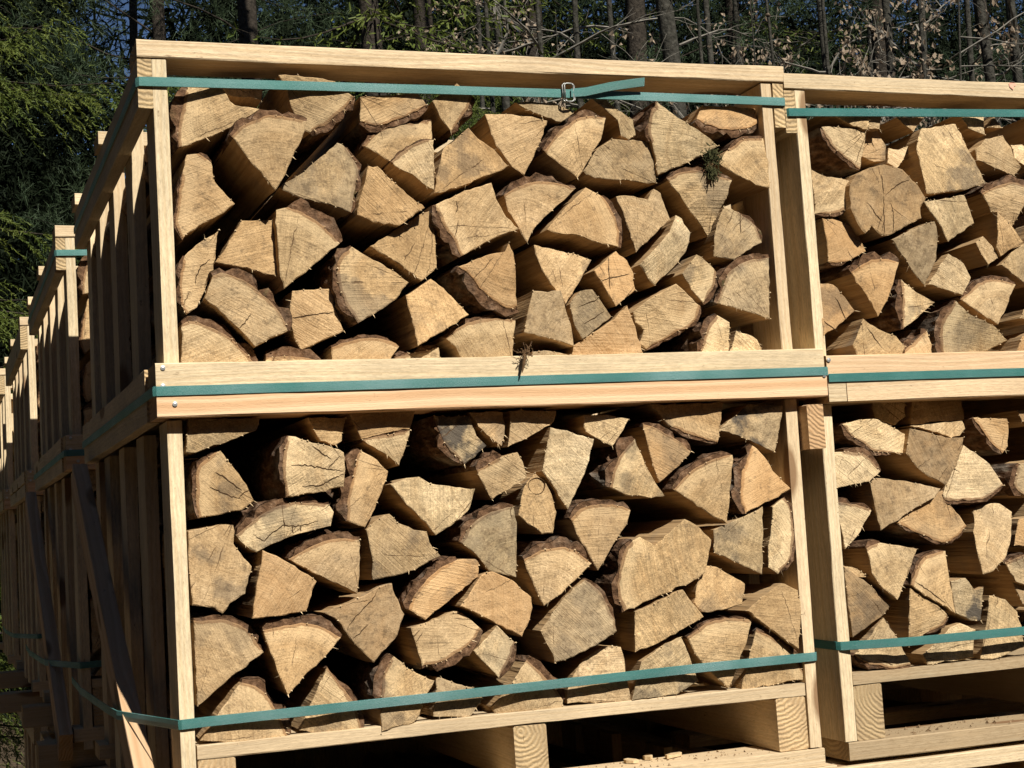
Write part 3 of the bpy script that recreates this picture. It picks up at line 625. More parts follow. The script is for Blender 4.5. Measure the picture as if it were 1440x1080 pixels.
('C','n',0,(1695,1469),[],'1631,1498 1651,1511 1671,1492 1690,1471 1658,1453 1643,1474',
 'narrow log end with a long shaded side, left of the thin pale wedge'),
('C','o',0,(1764,1326),[],'1724,1307 1760,1321 1753,1256 1698,1265',
 "log corner at the picture's edge just above the neighbouring middle beam"),
('C','p',0,(1720,1342),[],'1724,1344 1734,1362 1765,1365 1762,1336',
 "pale log tip at the picture's edge between streaky log and the beam"),
('C','n',10,(1472,1754),[],'1477,1752 1543,1754 1515,1723',
 'small wedge point showing below the strap beside the large stained log'),
('C','p',10,(1619,1767),[],'1625,1764 1691,1766 1687,1722 1647,1735',
 'pale wedge behind the strap, right of the large stained log'),
('C','p',10,(1690,1735),[],'1692,1737 1710,1763 1725,1737',
 'tiny bright triangle of wood behind the strap above the roundish clean log'),
('D','p',2,(1368,1156),[(6,0,10)],'1297,1145 1327,1151 1367,1153 1405,1138 1440,1121 1436,1083 1400,1086 1361,1090 1339,1108 1313,1122',
 'flat pale slab with bark below, under the beam of the neighbouring lower crate'),
('D','n',2,(1429,1138),[],'1441,1136 1486,1138 1569,1142 1574,1126 1560,1113 1537,1110 1505,1122',
 'thin curved shell of wood lying on the brown ringed log'),
('D','b',-5,(1571,1113),[],'1440,1131 1480,1122 1520,1110 1561,1109 1554,1085 1510,1017 1471,1036 1445,1058 1428,1083',
 'brown log with sharp curved saw rings under the thin curved shell'),
('D','y',-10,(1564,1100),[(3,6,6)],'1564,1094 1587,1079 1614,1054 1641,1010 1586,985 1504,988 1499,1000 1530,1047',
 'smooth triangular log with a soft brown blotch, right of the brown ringed log'),
('D','o',2,(1673,1144),[(4,0,6)],'1594,1147 1670,1142 1672,1126 1668,1087 1654,1074 1627,1100 1609,1125',
 'orange rimmed wedge hanging below the beam, above the smooth blotched triangle'),
('D','p',0,(1267,1021),[(1,4,8)],'1268,1092 1293,1092 1332,1087 1350,1073 1368,1051 1342,1032 1271,1024',
 'pale log with wavy top peeking from behind the corner post of the lower neighbour'),
('D','b',-10,(1503,1012),[],'1348,1028 1356,1039 1419,1030 1490,1011 1472,994 1413,967 1355,938 1348,987',
 'dusky pointed log with dirty end, left of the orange cored log'),
('D','o',-5,(1502,1012),[(5,0,6)],'1391,951 1437,976 1480,1001 1501,1007 1522,971 1551,935 1520,913 1491,907 1441,928',
 'orange cored log with a pale rim and rounded underside'),
('D','n',0,(1274,902),[(0,2,9)],'1269,997 1311,991 1345,977 1314,938 1276,907 1272,951',
 'wedge with a bark top against the corner post, below the pale wavy topped log'),
('D','n',-10,(1566,829),[],'1580,968 1597,974 1635,975 1658,957 1649,912 1633,874 1596,845 1571,840 1567,882 1567,923',
 "long upright leaf shaped log near the picture's edge"),
('D','y',-10,(1376,798),[(0,1,8)],'1321,906 1353,915 1431,898 1411,861 1374,805 1345,829 1326,860',
 'fresh downward pointing log between the barked wedge and two stacked halves'),
('D','n',-5,(1511,763),[(0,3,8)],'1415,830 1435,863 1456,882 1502,890 1503,841 1508,769 1472,792 1441,808',
 'upper of two stacked halves with a straight split between them'),
('D','b',0,(1268,884),[],'1273,874 1314,847 1372,794 1346,774 1280,741 1275,807',
 'dirty brown log half behind the corner post, above the low strap'),
('D','n',0,(1410,828),[(2,4,6)],'1414,824 1452,800 1501,769 1487,747 1446,736 1403,713 1402,736 1408,780',
 'lower of two stacked halves, just above the low strap'),
('D','m',0,(1585,818),[],'1508,831 1541,835 1559,810 1580,815 1569,750 1545,752 1514,768',
 'log with a dark round mould spot, above the low strap'),
('D','p',0,(1553,667),[],'1595,797 1631,787 1654,761 1661,733 1663,691 1586,673 1561,676 1584,749',
 'pale log with black bark flakes, right of the mould spotted log'),
('D','n',5,(1356,777),[(3,6,6)],'1355,772 1377,738 1390,707 1403,679 1356,676 1303,694 1288,708 1327,742',
 'cracked log on the deck crossed by the low strap near the corner post'),
('D','n',5,(1424,694),[],'1498,742 1523,749 1557,734 1551,680 1443,675 1433,696 1467,717',
 "low log behind the strap's shadow, second on the neighbouring deck"),
('D','g',0,(1735,1062),[(3,0,8)],'1693,1051 1732,1060 1724,982 1691,991 1676,1013',
 "greyish log with bark cut off by the picture's edge"),
('D','o',0,(1724,951),[],'1677,942 1720,947 1713,883 1663,890',
 "dull orange log at the picture's edge beside the leaf shaped log"),
('D','p',0,(1706,799),[(0,2,6)],'1638,857 1682,871 1711,862 1705,803 1660,820',
 "pale domed log at the picture's edge below the leaf shaped log"),
('D','b',10,(1655,828),[],'1659,824 1714,823 1708,764 1679,773',
 "dark brown log side at the picture's edge above the bark flaked log"),
('D','b',10,(1699,1160),[],'1703,1158 1751,1160 1747,1128 1714,1136',
 "small shaded log just under the beam at the picture's edge"),
('D','n',30,(1370,1207),[],'1377,1202 1458,1200 1458,1157 1432,1141 1385,1156',
 "log in the beam's deep shade above the flat pale slab"),
('D','n',30,(1454,1137),[],'1474,1199 1594,1195 1593,1146 1464,1141',
 "wide log in the beam's deep shade above the thin curved shell"),
('D','p',10,(1332,850),[],'1279,875 1306,868 1328,851 1281,855',
 'small pale chip of a log beside the corner post, above the dirty brown log'),
]
# ------------------------------------------------------------- ground
def ground():
    n = 60; V = []; F = []; R = random.Random(4)
    xs = [-300, -120, -60, -30] + [-16+i*1.0 for i in range(49)] + [50, 90, 160, 320]
    ys = [-300, -100, -40, -15] + [-8+i*1.0 for i in range(40)] + [40, 60, 110, 320]
    from mathutils import noise as mn
    for y in ys:
        for x in xs: V.append((x, y, -.900+.10*max(0, min(1, (abs(y-3)-5)/4))*(mn.noise(Vector((x*.3, y*.3, 0)))+.3)))
    m = len(xs)
    for j in range(len(ys)-1):
        for i in range(m-1): F.append((j*m+i, j*m+i+1, (j+1)*m+i+1, (j+1)*m+i))
    tag(link('ground', mesh('ground', V, F, SOIL)), 'brown forest floor with leaf litter under the crates', None, None, 'structure')
ground()

# ------------------------------------------------------------- crates
cA = crate_upper('upper crate of split firewood under a pale top beam with the metal strap buckle', 0, 0, ZU, 1, (0, -.45))
cB = crate_lower('lower crate of split firewood on its pallet with a diagonal brace on its side', 0, 0, ZL, 2)
cC = crate_upper('upper neighbouring crate of firewood with red paint spot on its top beam', 1.2265, 0, 1.231, 3, (-.35, -.3), True, .599, .0255)
cD = crate_lower('lower neighbouring crate of firewood on a weathered pallet', 1.228, 0, .513, 4, True, False, .718, .024)
link('paint_mark', mesh('paint_mark', [(a, -.0046-.0006*(k & 1), b) for k, (a, b) in enumerate([(-.007, -.003), (.001, -.009), (.004, -.002), (.009, .001), (.008, .0055), (-.003, .006), (-.008, .0045)])], [(0, 1, 2, 3, 4, 5, 6)], RED), cC, (.524, -.0006, .592))
S2 = [(0, 1.6, -.025), (0, 3.28, -.035), (0, 4.93, -.05)]
words = ['second', 'third', 'fourth']
for k, (_, dy, dx) in enumerate(S2):
    for src, nm in ((cA, 'upper'), (cB, 'lower')):
        c = copy_tree(src, skip='brace' if k else None); c.location = (src.location.x+dx, dy, src.location.z)
        c['label'] = '%s crate of the %s stack back along the shaded row' % (nm, words[k])
    for src, nm in ((cC, 'upper'), (cD, 'lower')):
        if k > 1: continue
        c = copy_tree(src); c.location = (src.location.x+dx, dy, src.location.z)
        c['label'] = '%s crate standing %s behind the neighbouring crate' % (nm, ('straight', 'two rows')[k])
# a further tier carries the visible one
for k, (dx, dy) in enumerate([(0, 0), (-.035, 1.6), (-.035, 3.28)]):
    for src, nm in ((cA, 'crate frame'), (cB, 'pallet crate')):
        c = copy_tree(src, skip=('cross_board', 'brace')); c.location = (src.location.x+dx, dy, src.location.z-(1.332 if k == 0 else 1.397))
        c['label'] = '%s of the bottom tier beneath the %s' % (nm, ('front lower crate', 'second shaded stack', 'third shaded stack')[k])
for src, nm in ((cC, 'pale topped crate frame'), (cD, 'lowest pallet crate')):
    c = copy_tree(src); c.location = (src.location.x, 0, src.location.z-(1.325 if src is cC else 1.337))
    c['label'] = nm+' beneath the neighbouring weathered pallet'

for x0, x1, y, z0, z1, lb in ((-.115, 1.2, 1.63, .4425, .5095, 'square bearer poking out beneath the second shaded stack'), (-.30, 1.1, 3.31, .4425, .5095, 'longer bearer poking out beneath the third shaded stack'),
                             (-.10, 1.2, 2.72, .4425, .5095, 'rear bearer beneath the second shaded stack'), (-.20, 1.2, 4.40, .4425, .5095, 'rear bearer beneath the third shaded stack'),
                             (-.06, 2.5, .1, -.897, -.8235, 'front ground bearer under the lowest crates'), (-.06, 2.5, 1.1, -.897, -.8265, 'rear ground bearer under the lowest crates')):
    b = board('bearer', None, (x0, x1), (y, y+.10), (z0, z1), 'x', (.8, .2, .5, 1), 3); tag(b, lb, 'timber bearer', 'bearers between the crate tiers')

# ------------------------------------------------------------- split logs
TONE = {'n': (.12, .16, 1, 1), 'p': (.12, 0, 1.13, 1), 'y': (.04, .12, 1.12, 1), 'g': (.66, .05, .95, 1), 'o': (.08, .75, 1.0, 1), 'b': (.45, .6, .80, 1),
        'm': (.5, .05, .97, .1), 't': (.08, .12, 1.1, .45), 'k': (.2, .1, 1, 1), 'w': (.5, .25, .86, .8)}
from mathutils import noise as mn
def fill_line(pts, i, bark, runs):
    pass
def make_log(crate, tone, d, pith, runs, flat, label, idx):
    R = random.Random(idx*7+3)
    P = [tuple(float(v)/1000 for v in q.split(',')) for q in flat.split()]; n = len(P)
    isb = [None]*n                                             # which edges carry bark
    for k, (a, b, th) in enumerate(runs):
        e = a
        while e != b: isb[e] = k; e = (e+1) % n
    ring = []; rb = []                                         # resampled outline, bark run of the segment that starts here
    for i in range(n):
        p, q = P[i], P[(i+1) % n]; L = math.hypot(q[0]-p[0], q[1]-p[1]); m = max(1, round(L/.010)); k = isb[i]
        pr = P[i-1] if isb[i-1] == k and k is not None else (2*p[0]-q[0], 2*p[1]-q[1])
        nx = P[(i+2) % n] if k is not None and isb[(i+1) % n] == k else (2*q[0]-p[0], 2*q[1]-p[1])
        for j in range(m):
            t = j/m
            if k is not None:
                f = [.5*((2*p[c])+(-pr[c]+q[c])*t+(2*pr[c]-5*p[c]+4*q[c]-nx[c])*t*t+(-pr[c]+3*p[c]-3*q[c]+nx[c])*t**3) for c in (0, 1)]
            else: f = [p[c]+(q[c]-p[c])*t for c in (0, 1)]
            if j:
                nxy = ((q[1]-p[1])/max(L, 1e-6), -(q[0]-p[0])/max(L, 1e-6)); a = R.gauss(0, .0007)+.0022*mn.noise(Vector((f[0]*28, f[1]*28, idx)))
                f = [f[0]+nxy[0]*a, f[1]+nxy[1]*a]
            ring.append((f[0]-pith[0], f[1]-pith[1])); rb.append(k)
    N = len(ring); cx = sum(p[0] for p in ring)/N; cz = sum(p[1] for p in ring)/N
    bp = np.array([ring[i] for i in range(N) if rb[i] is not None] or [(9, 9)])
    def rim(x, z): return max(0., 1-float(np.min(np.hypot(bp[:, 0]-x, bp[:, 1]-z)))/.034)
    tx, tz = R.gauss(0, .045), R.gauss(0, .045)
    V = []; F = []; mi = []; ri = []; ed = []
    fa = R.uniform(0, 6.28); fk = R.choice((0, 0, .10, .16, .24)); fc, fs = math.cos(fa), math.sin(fa); fo = R.uniform(-.01, .02); am = R.uniform(.001, .0032)
    def yoff(x, z): return fk*max(0, (x-cx)*fc+(z-cz)*fs-fo)+tx*(x-cx)+tz*(z-cz)+am*mn.noise(Vector((x*22, z*22, idx*1.7)))+.0012*mn.noise(Vector((x*70, z*70, idx*1.7)))
    scl = (1., .965, .88, .74, .56, .36, .17)
    for s, dy, e in zip(scl, (.0008, 0, 0, 0, 0, 0, 0), (1, .75, .3, .05, 0, 0, 0)):
        for (x, z) in ring:
            X, Z = cx+(x-cx)*s, cz+(z-cz)*s
            V.append((X, dy+yoff(X, Z)+(R.uniform(-.0006, .001) if s == 1 else 0), Z)); ri.append(rim(X, Z)); ed.append(e)
    V.append((cx, yoff(cx, cz), cz)); ri.append(rim(cx, cz)); ed.append(0)
    K = len(scl)
    for a in range(K-1):
        for i in range(N):
            j = (i+1) % N; F.append((a*N+i, a*N+j, (a+1)*N+j, (a+1)*N+i)); mi.append(0)
    for i in range(N): F.append(((K-1)*N+i, (K-1)*N+(i+1) % N, K*N)); mi.append(0)
    # split sides running back into the crate
    LEN = 1.24-d/1000+R.uniform(-.03, .03); ys = (.02, .06, .13, .25, .5, .9, LEN); prev = 0; base = len(V)
    dx_, dz_ = R.gauss(0, .008), R.gauss(0, .006); ph = R.uniform(0, 50)
    for k, y in enumerate(ys):
        tp = 1-.09*min(1, y/.5)
        for i, (x, z) in enumerate(ring):
            a = .0032*mn.noise(Vector((x*30+ph, y*6, z*30)))*min(1, y/.05); l = math.hypot(x-cx, z-cz)+1e-6
            V.append((cx+(x-cx)*(tp+a/l)+dx_*y, y+yoff(x, z)*(1 if y < .3 else 0), cz+(z-cz)*(tp+a/l)+dz_*y)); ri.append(0); ed.append(0)
    for k in range(len(ys)):
        o0 = 0 if k == 0 else base+(k-1)*N; o1 = base+k*N
        for i in range(N):
            j = (i+1) % N; F.append((o0+j, o0+i, o1+i, o1+j)); mi.append(1)
    o1 = base+(len(ys)-1)*N; F.append(tuple(range(o1+N-1, o1-1, -1))[::-1]); mi.append(0)
    # loose fibres left by the saw along the rim
    for _ in range(R.choice((0, 2, 4, 8, 14))):
        i = R.randrange(N); x, z = ring[i]
        if R.random() < .6 and z > cz: continue
        l = math.hypot(x-cx, z-cz)+1e-6; a = R.uniform(.002, .0065)*(1.7 if R.random() < .08 else 1); w_ = R.uniform(.0004, .001); b = len(V)
        ux, uz = (x-cx)/l+R.gauss(0, .5), (z-cz)/l-.25+R.gauss(0, .4); yy = yoff(x, z)
        V += [(x-w_, yy, z), (x+w_, yy+.001, z+w_), (x+ux*a, yy-R.uniform(-.002, .006), z+uz*a)]
        ri += [0]*3; ed += [0]*3; F.append((b, b+1, b+2)); mi.append(2)
    for _ in range(R.randint(3, 9)):
        i = R.randrange(N); x, z = ring[i]; a = R.uniform(.0009, .0022); b = len(V); yy = yoff(x, z)-R.uniform(0, .002)
        V += [(x-a, yy, z), (x+a*R.uniform(.4, 1.2), yy-.001, z-a*.5), (x+a*.3, yy, z+a), (x, yy-.002, z)]; ri += [0]*4; ed += [0]*4
        F += [(b, b+1, b+3), (b+1, b+2, b+3), (b+2, b, b+3)]; mi += [2]*3
    for line in CRACKS.get(idx, ()):
        pl = [(px/1000-pith[0], pz/1000-pith[1]) for px, pz in line]; q_ = []
        for u_, v_ in zip(pl[:-1], pl[1:]):
            for j in range(6): q_.append((u_[0]+(v_[0]-u_[0])*j/6+R.gauss(0, .0007), u_[1]+(v_[1]-u_[1])*j/6+R.gauss(0, .0007)))
        q_.append(pl[-1]); b = len(V); m = len(q_)
        for j, (px, pz) in enumerate(q_):
            p0, p1 = q_[max(0, j-1)], q_[min(m-1, j+1)]; l = math.hypot(p1[0]-p0[0], p1[1]-p0[1])+1e-6; w_ = .0008*min(1, .35+3*min(j, m-1-j)/m)*R.uniform(.6, 1.2)
            nx_, nz_ = (p1[1]-p0[1])/l*w_, -(p1[0]-p0[0])/l*w_
            V += [(px-nx_, yoff(px, pz)-.0008, pz-nz_), (px+nx_, yoff(px, pz)-.0008, pz+nz_)]; ri += [0]*2; ed += [0]*2
        for j in range(m-1): F.append((b+2*j, b+2*j+1, b+2*j+3, b+2*j+2)); mi.append(3)
    col = TONE[tone]; col = (max(0, min(1, col[0]+R.uniform(-.1, .16))), max(0, min(1, col[1]+R.uniform(-.16, .42))), col[2]*R.uniform(.86, 1.08), min(col[3], R.choice((1, 1, 1, .9, .75, .55))))
    o = link('split_log', mesh('split_log', V, F, [END, SPLIT, SPLIN, CRACK], mi, {'rim': ri, 'edge': ed}), None, (pith[0], d/1000, pith[1]), (0, 0, 0), col)
    tag(o, label, 'firewood log', GROUPS[crate])
    # bark: one part per run
    for k, (a, b, th) in enumerate(runs):
        st = [i for i in range(N) if rb[i] == k and rb[i-1] != k]
        if not st: continue
        i = st[0]; seq = []
        while rb[i] == k and len(seq) < N: seq.append(i); i = (i+1) % N
        seq.append(i); m = len(seq)
        if m < 3: continue
        th = th/1000; pts = [ring[q] for q in seq]; nor = []
        for q in range(m):
            p0, p1 = pts[max(0, q-1)], pts[min(m-1, q+1)]; l = math.hypot(p1[0]-p0[0], p1[1]-p0[1])+1e-6
            nx_, nz_ = (p1[1]-p0[1])/l, -(p1[0]-p0[0])/l
            if nx_*(pts[q][0]-cx)+nz_*(pts[q][1]-cz) < 0: nx_, nz_ = -nx_, -nz_
            nor.append((nx_, nz_))
        BV = []; BF = []; fr = []; sd_ = idx*3.1; bw = R.uniform(.6, 1.2)
        def thick(q, y):
            x, z = pts[q]; t = min(q, m-1-q)/max(1, m-1)
            f = .62+.5*mn.noise(Vector((x*70, y*26, z*70+sd_)))+.5*abs(mn.noise(Vector((x*150, y*60, z*150+sd_))))
            g = mn.noise(Vector((x*38+9, y*9, z*38+sd_)))
            f = f+.38+(.25 if g > .12 else 0)-(.75 if g < -.28 else 0)
            return th*bw*max(.10, f)*min(1, .45+3.2*t)
        yb = (.002, .02, .045, .08, .13, .2, .32, .6, LEN-.03)
        # cut face of the bark
        for lvl in (0, .5, 1.):
            for q in range(m):
                x, z = pts[q]; t = thick(q, 0)*lvl-.0008; y = .0012+yoff(x, z)+lvl*.004*abs(mn.noise(Vector((x*110, 3, z*110+sd_))))
                BV.append((x+nor[q][0]*t, y+R.uniform(-.0005, .0012), z+nor[q][1]*t)); fr.append(1)
        for lv in (0, 1):
            for q in range(m-1): BF.append((lv*m+q, lv*m+q+1, (lv+1)*m+q+1, (lv+1)*m+q))
        b0 = len(BV)
        for kk, y in enumerate(yb):
            tp = 1-.09*min(1, y/.5)
            for q in range(m):
                x, z = pts[q]; t = thick(q, y if kk else 0)
                X, Z = cx+(x-cx)*tp+dx_*y, cz+(z-cz)*tp+dz_*y
                BV.append((X+nor[q][0]*t, y+yoff(x, z)+(.004 if kk == 0 else 0)*abs(mn.noise(Vector((x*110, 3, z*110+sd_)))), Z+nor[q][1]*t)); fr.append(0)
        for kk in range(len(yb)-1):
            for q in range(m-1):
                A_ = b0+kk*m+q; BF.append((A_, A_+1, A_+m+1, A_+m))
        # closing strips at both ends of the run
        for q in (0, m-1):
            c0 = len(BV)
            for y in yb:
                tp = 1-.09*min(1, y/.5); x, z = pts[q]; BV.append((cx+(x-cx)*tp+dx_*y-nor[q][0]*.004, y+yoff(x, z), cz+(z-cz)*tp+dz_*y-nor[q][1]*.004)); fr.append(0)
            for kk in range(len(yb)-1): BF.append((c0+kk, c0+kk+1, b0+(kk+1)*m+q, b0+kk*m+q))
        bo = link('bark', mesh('bark', BV, BF, BARK, None, {'front': fr}), o, (0, 0, 0), (0, 0, 0), col)
    if tone == 'k':
        V = []; F = []; n_ = 22; c0 = (cx-.002, cz+.033)
        for i in range(n_):
            a = i*math.tau/n_
            for rr, yy in ((.0155, .001), (.0145, -.0016), (.0132, .001)): V.append((c0[0]+rr*1.1*math.cos(a)*(1+.06*math.sin(3*a)), yoff(*c0)+yy, c0[1]+rr*math.sin(a)))
        for i in range(n_):
            j = (i+1) % n_; F += [(i*3, j*3, j*3+1, i*3+1), (i*3+1, j*3+1, j*3+2, i*3+2)]
        link('knot', mesh('knot', V, F, ROOT), o)
    return o
GROUPS = {'A': 'split logs in the upper crate', 'B': 'split logs in the lower crate', 'C': 'split logs in the upper neighbouring crate', 'D': 'split logs in the lower neighbouring crate'}
made = []
for i, (cr_, tone, d, pith, runs, flat, label) in enumerate(LOGS):
    made.append((make_log(cr_, tone, d, (pith[0]/1000, pith[1]/1000), runs, flat, label, i), cr_, min(int(q.split(',')[0]) for q in flat.split())))
for k, (_, dy, dx) in enumerate(S2[:2]):
    for o, cr_, mx in made:
        if cr_ in 'AB' and mx < 90:
            c = copy_tree(o); c.location = (o.location.x+dx, o.location.y+dy, o.location.z)
            tag(c, 'firewood log glimpsed behind the corner post of the %s stack' % words[k], None, 'logs in the %s stack' % words[k])

# the rest of each load, out of the picture or deep inside
def log_fill(boxes):
    V = []; F = []; mi = []; R = random.Random(77)
    for (x0, x1, y0, y1, z0, z1) in boxes:
        z = z0+.05; row = 0
        while z < z1-.03:
            x = x0+.055+(row % 2)*.05
            while x < x1-.04:
                n = R.choice((3, 4, 4, 5)); a0 = R.uniform(0, 6.28); b = len(V); yy = y0+R.uniform(-.015, .02)
                ang = sorted(a0+(i+R.uniform(-.25, .25))*math.tau/n for i in range(n)); rr = [R.uniform(.05, .066) for _ in ang]
                for y in (yy, y1):
                    for a, r in zip(ang, rr): V.append((x+r*math.cos(a), y, z+r*math.sin(a)))
                F.append(tuple(range(b, b+n))); mi.append(0)
                for i in range(n): F.append((b+i, b+(i+1) % n, b+n+(i+1) % n, b+n+i)); mi.append(1)
                F.append(tuple(range(b+2*n-1, b+n-1, -1))); mi.append(0)
                x += R.uniform(.098, .115)
            z += R.uniform(.092, .102); row += 1
    o = link('stacked_logs', mesh('stacked_logs', V, F, [END, SPLIT], mi, {'rim': [0.]*len(V), 'edge': [0.]*len(V)}), color=(.2, .2, .95, 1))
    tag(o, 'split logs packed in the crates behind and beneath the two front loads', None, None, 'stuff')
bx = [(1.80, 2.38, .01, 1.24, 1.28, 1.76), (1.80, 2.38, .01, 1.24, .705, 1.18)]
for k, (dy, dx) in enumerate(((1.6, -.035), (3.28, -.035), (4.93, -.05))):
    for (a, b) in ((1.29, 1.74), (.67, 1.18)): bx.append(((.16 if k < 2 else .05)+dx, 1.15+dx, dy+.01, dy+1.24, a, b))
for (a, b) in ((1.28, 1.72), (.68, 1.17)): bx.append((1.25, 2.38, 1.62, 2.85, a, b))
for dx, dy in ((0, 0), (-.035, 1.6), (-.035, 3.28)):
    for (a, b) in ((-.04, .47 if dy == 0 else .40), (-.66, -.16)): bx.append((.05+dx, 1.15+dx, dy+.115, dy+1.24, a, b))
for (a, b) in ((-.04, .47), (-.66, -.16)): bx.append((1.28, 2.38, .115, 1.24, a, b))
log_fill(bx)

# ------------------------------------------------------------- straps
def ribbon(path, w=.0165, t=.0014, seed=0):
    """path: list of (x, y, z, tilt); a flat band standing on edge that follows it"""
    R = random.Random(seed); V = []; F = []; A = []; s = 0; L = []
    pts = []
    for (a, b) in zip(path[:-1], path[1:]):
        d = math.dist(a[:3], b[:3]); m = max(1, round(d/.03))
        for j in range(m): pts.append([a[c]+(b[c]-a[c])*j/m for c in range(4)])
    pts.append(list(path[-1])); n = len(pts)
    for i, p in enumerate(pts):
        a, b = pts[max(0, i-1)], pts[min(n-1, i+1)]
        tx, ty = b[0]-a[0], b[1]-a[1]; l = math.hypot(tx, ty)+1e-9; nx, ny = ty/l, -tx/l      # outward side
        if i: s += math.dist(pts[i-1][:3], p[:3])
        tw = p[3]+.10*mn.noise(Vector((s*5, seed, 0))); bul = .0006*mn.noise(Vector((s*9, seed, 5)))
        for (o, v) in ((0, -.5), (t, -.46), (t+.0004, 0), (t, .46), (0, .5)):
            e = v*w; k = o+bul+math.sin(tw)*e
            V.append((p[0]+nx*k, p[1]+ny*k, p[2]+math.cos(tw)*e)); A.append((s, e, 0.))
    for i in range(n-1):
        for q in range(5):
            r = (q+1) % 5; F.append((i*5+q, (i+1)*5+q, (i+1)*5+r, i*5+r))
    F.append((4, 3, 2, 1, 0)); b = (n-1)*5; F.append((b, b+1, b+2, b+3, b+4))
    return mesh('strap', V, F, STRAP, None, {'uvw': A})
def strap(label, path, seed, loc=(0, 0, 0)):
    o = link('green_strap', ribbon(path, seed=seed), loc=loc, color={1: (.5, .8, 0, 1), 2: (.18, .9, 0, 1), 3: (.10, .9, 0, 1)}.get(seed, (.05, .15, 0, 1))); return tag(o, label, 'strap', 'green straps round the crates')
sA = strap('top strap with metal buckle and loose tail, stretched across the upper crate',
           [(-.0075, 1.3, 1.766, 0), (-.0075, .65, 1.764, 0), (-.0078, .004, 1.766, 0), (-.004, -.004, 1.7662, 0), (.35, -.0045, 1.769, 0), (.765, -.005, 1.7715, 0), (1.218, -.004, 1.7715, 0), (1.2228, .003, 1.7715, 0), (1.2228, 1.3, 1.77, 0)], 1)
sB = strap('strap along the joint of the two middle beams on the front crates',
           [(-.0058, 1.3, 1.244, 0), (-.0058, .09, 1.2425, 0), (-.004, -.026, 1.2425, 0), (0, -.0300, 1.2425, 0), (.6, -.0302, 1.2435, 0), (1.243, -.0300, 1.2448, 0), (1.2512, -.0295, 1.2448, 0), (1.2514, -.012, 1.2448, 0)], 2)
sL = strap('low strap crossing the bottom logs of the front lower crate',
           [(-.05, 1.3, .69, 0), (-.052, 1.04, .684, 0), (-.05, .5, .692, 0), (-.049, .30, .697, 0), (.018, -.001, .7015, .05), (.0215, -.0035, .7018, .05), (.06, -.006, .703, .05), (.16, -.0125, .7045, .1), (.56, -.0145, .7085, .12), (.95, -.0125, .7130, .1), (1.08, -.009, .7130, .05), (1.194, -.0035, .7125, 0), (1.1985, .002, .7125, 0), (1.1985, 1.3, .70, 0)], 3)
sC = strap('top strap across the upper neighbouring crate',
           [(1.2225, .09, 1.752, 0), (1.2225, .006, 1.7515, 0), (1.227, -.0035, 1.7515, 0), (1.8, -.006, 1.766, 0), (2.46, -.004, 1.772, 0)], 4)
sD = strap('middle strap along the neighbouring beams', [(1.2528, -.0301, 1.2315, 0), (1.8, -.0304, 1.2320, 0), (2.49, -.0301, 1.2325, 0)], 5)
sE = strap('low strap across the neighbouring lower crate, throwing a shadow on its logs',
           [(1.2455, .5, .734, 0), (1.2455, .004, .7275, 0), (1.2495, -.0035, .7272, 0), (1.28, -.012, .727, .05), (1.38, -.034, .7265, .05), (1.9, -.036, .726, 0), (2.43, -.003, .725, 0)], 6)
for k, (_, dy, dx) in enumerate(S2[:3]):
    for o, nm in ((sA, 'top'), (sB, 'middle'), (sL, 'low')):
        if k == 2 or (k == 1 and nm != 'low'): continue
        c = copy_tree(o); c.location = (dx, dy, 0); c['label'] = '%s strap round the %s shaded stack' % (nm, words[k])
def tube(pts, r, n=6, taper=1.):
    V = []; F = []; m = len(pts)
    for i, p in enumerate(pts):
        p = Vector(p); a, b = Vector(pts[max(0, i-1)]), Vector(pts[min(m-1, i+1)]); t = (b-a).normalized()
        u = t.cross(Vector((0, 1, .01)) if abs(t.y) < .9 else Vector((1, 0, 0))).normalized(); v = t.cross(u); rr = (r[i] if hasattr(r, '__len__') else r)
        for q in range(n):
            g = q*math.tau/n; V.append(tuple(p+(u*math.cos(g)+v*math.sin(g))*rr))
    for i in range(m-1):
        for q in range(n): F.append((i*n+q, i*n+(q+1) % n, (i+1)*n+(q+1) % n, (i+1)*n+q))
    F.append(tuple(range(n-1, -1, -1))); F.append(tuple(range((m-1)*n, m*n)))
    return V, F
def join(parts):
    V = []; F = []
    for v, f in parts:
        b = len(V); V += v; F += [tuple(i+b for i in q) for q in f]
    return V, F
bk = []
for x0, x1, y in ((-.0135, .0125, -.0095), (-.0095, .0095, -.0115)):
    h0, h1 = -.019, .0185; r = .004
    bk.append(tube([(x0, y, h0+r), (x0, y-.001, 0), (x0, y, h1-r), (x0+r, y, h1), (0, y, h1), (x1-r, y, h1), (x1, y, h1-r), (x1, y+.001, 0), (x1, y, h0+r), (x1-r, y, h0), (0, y, h0), (x0+r, y, h0), (x0, y, h0+r)], .0016, 7))
link('buckle', mesh('buckle', *join(bk), WIRE, smooth=True), sA, (.768, .0, 1.7725)).scale = (.92, 1, .9)
link('strap_tail', ribbon([(.772, -.010, 1.7715, 0), (.80, -.0125, 1.774, .1), (.85, -.016, 1.785, .2), (.90, -.020, 1.7925, .3), (.916, -.021, 1.7945, .3)], seed=9), sA, color=(.55, .3, 0, 1))

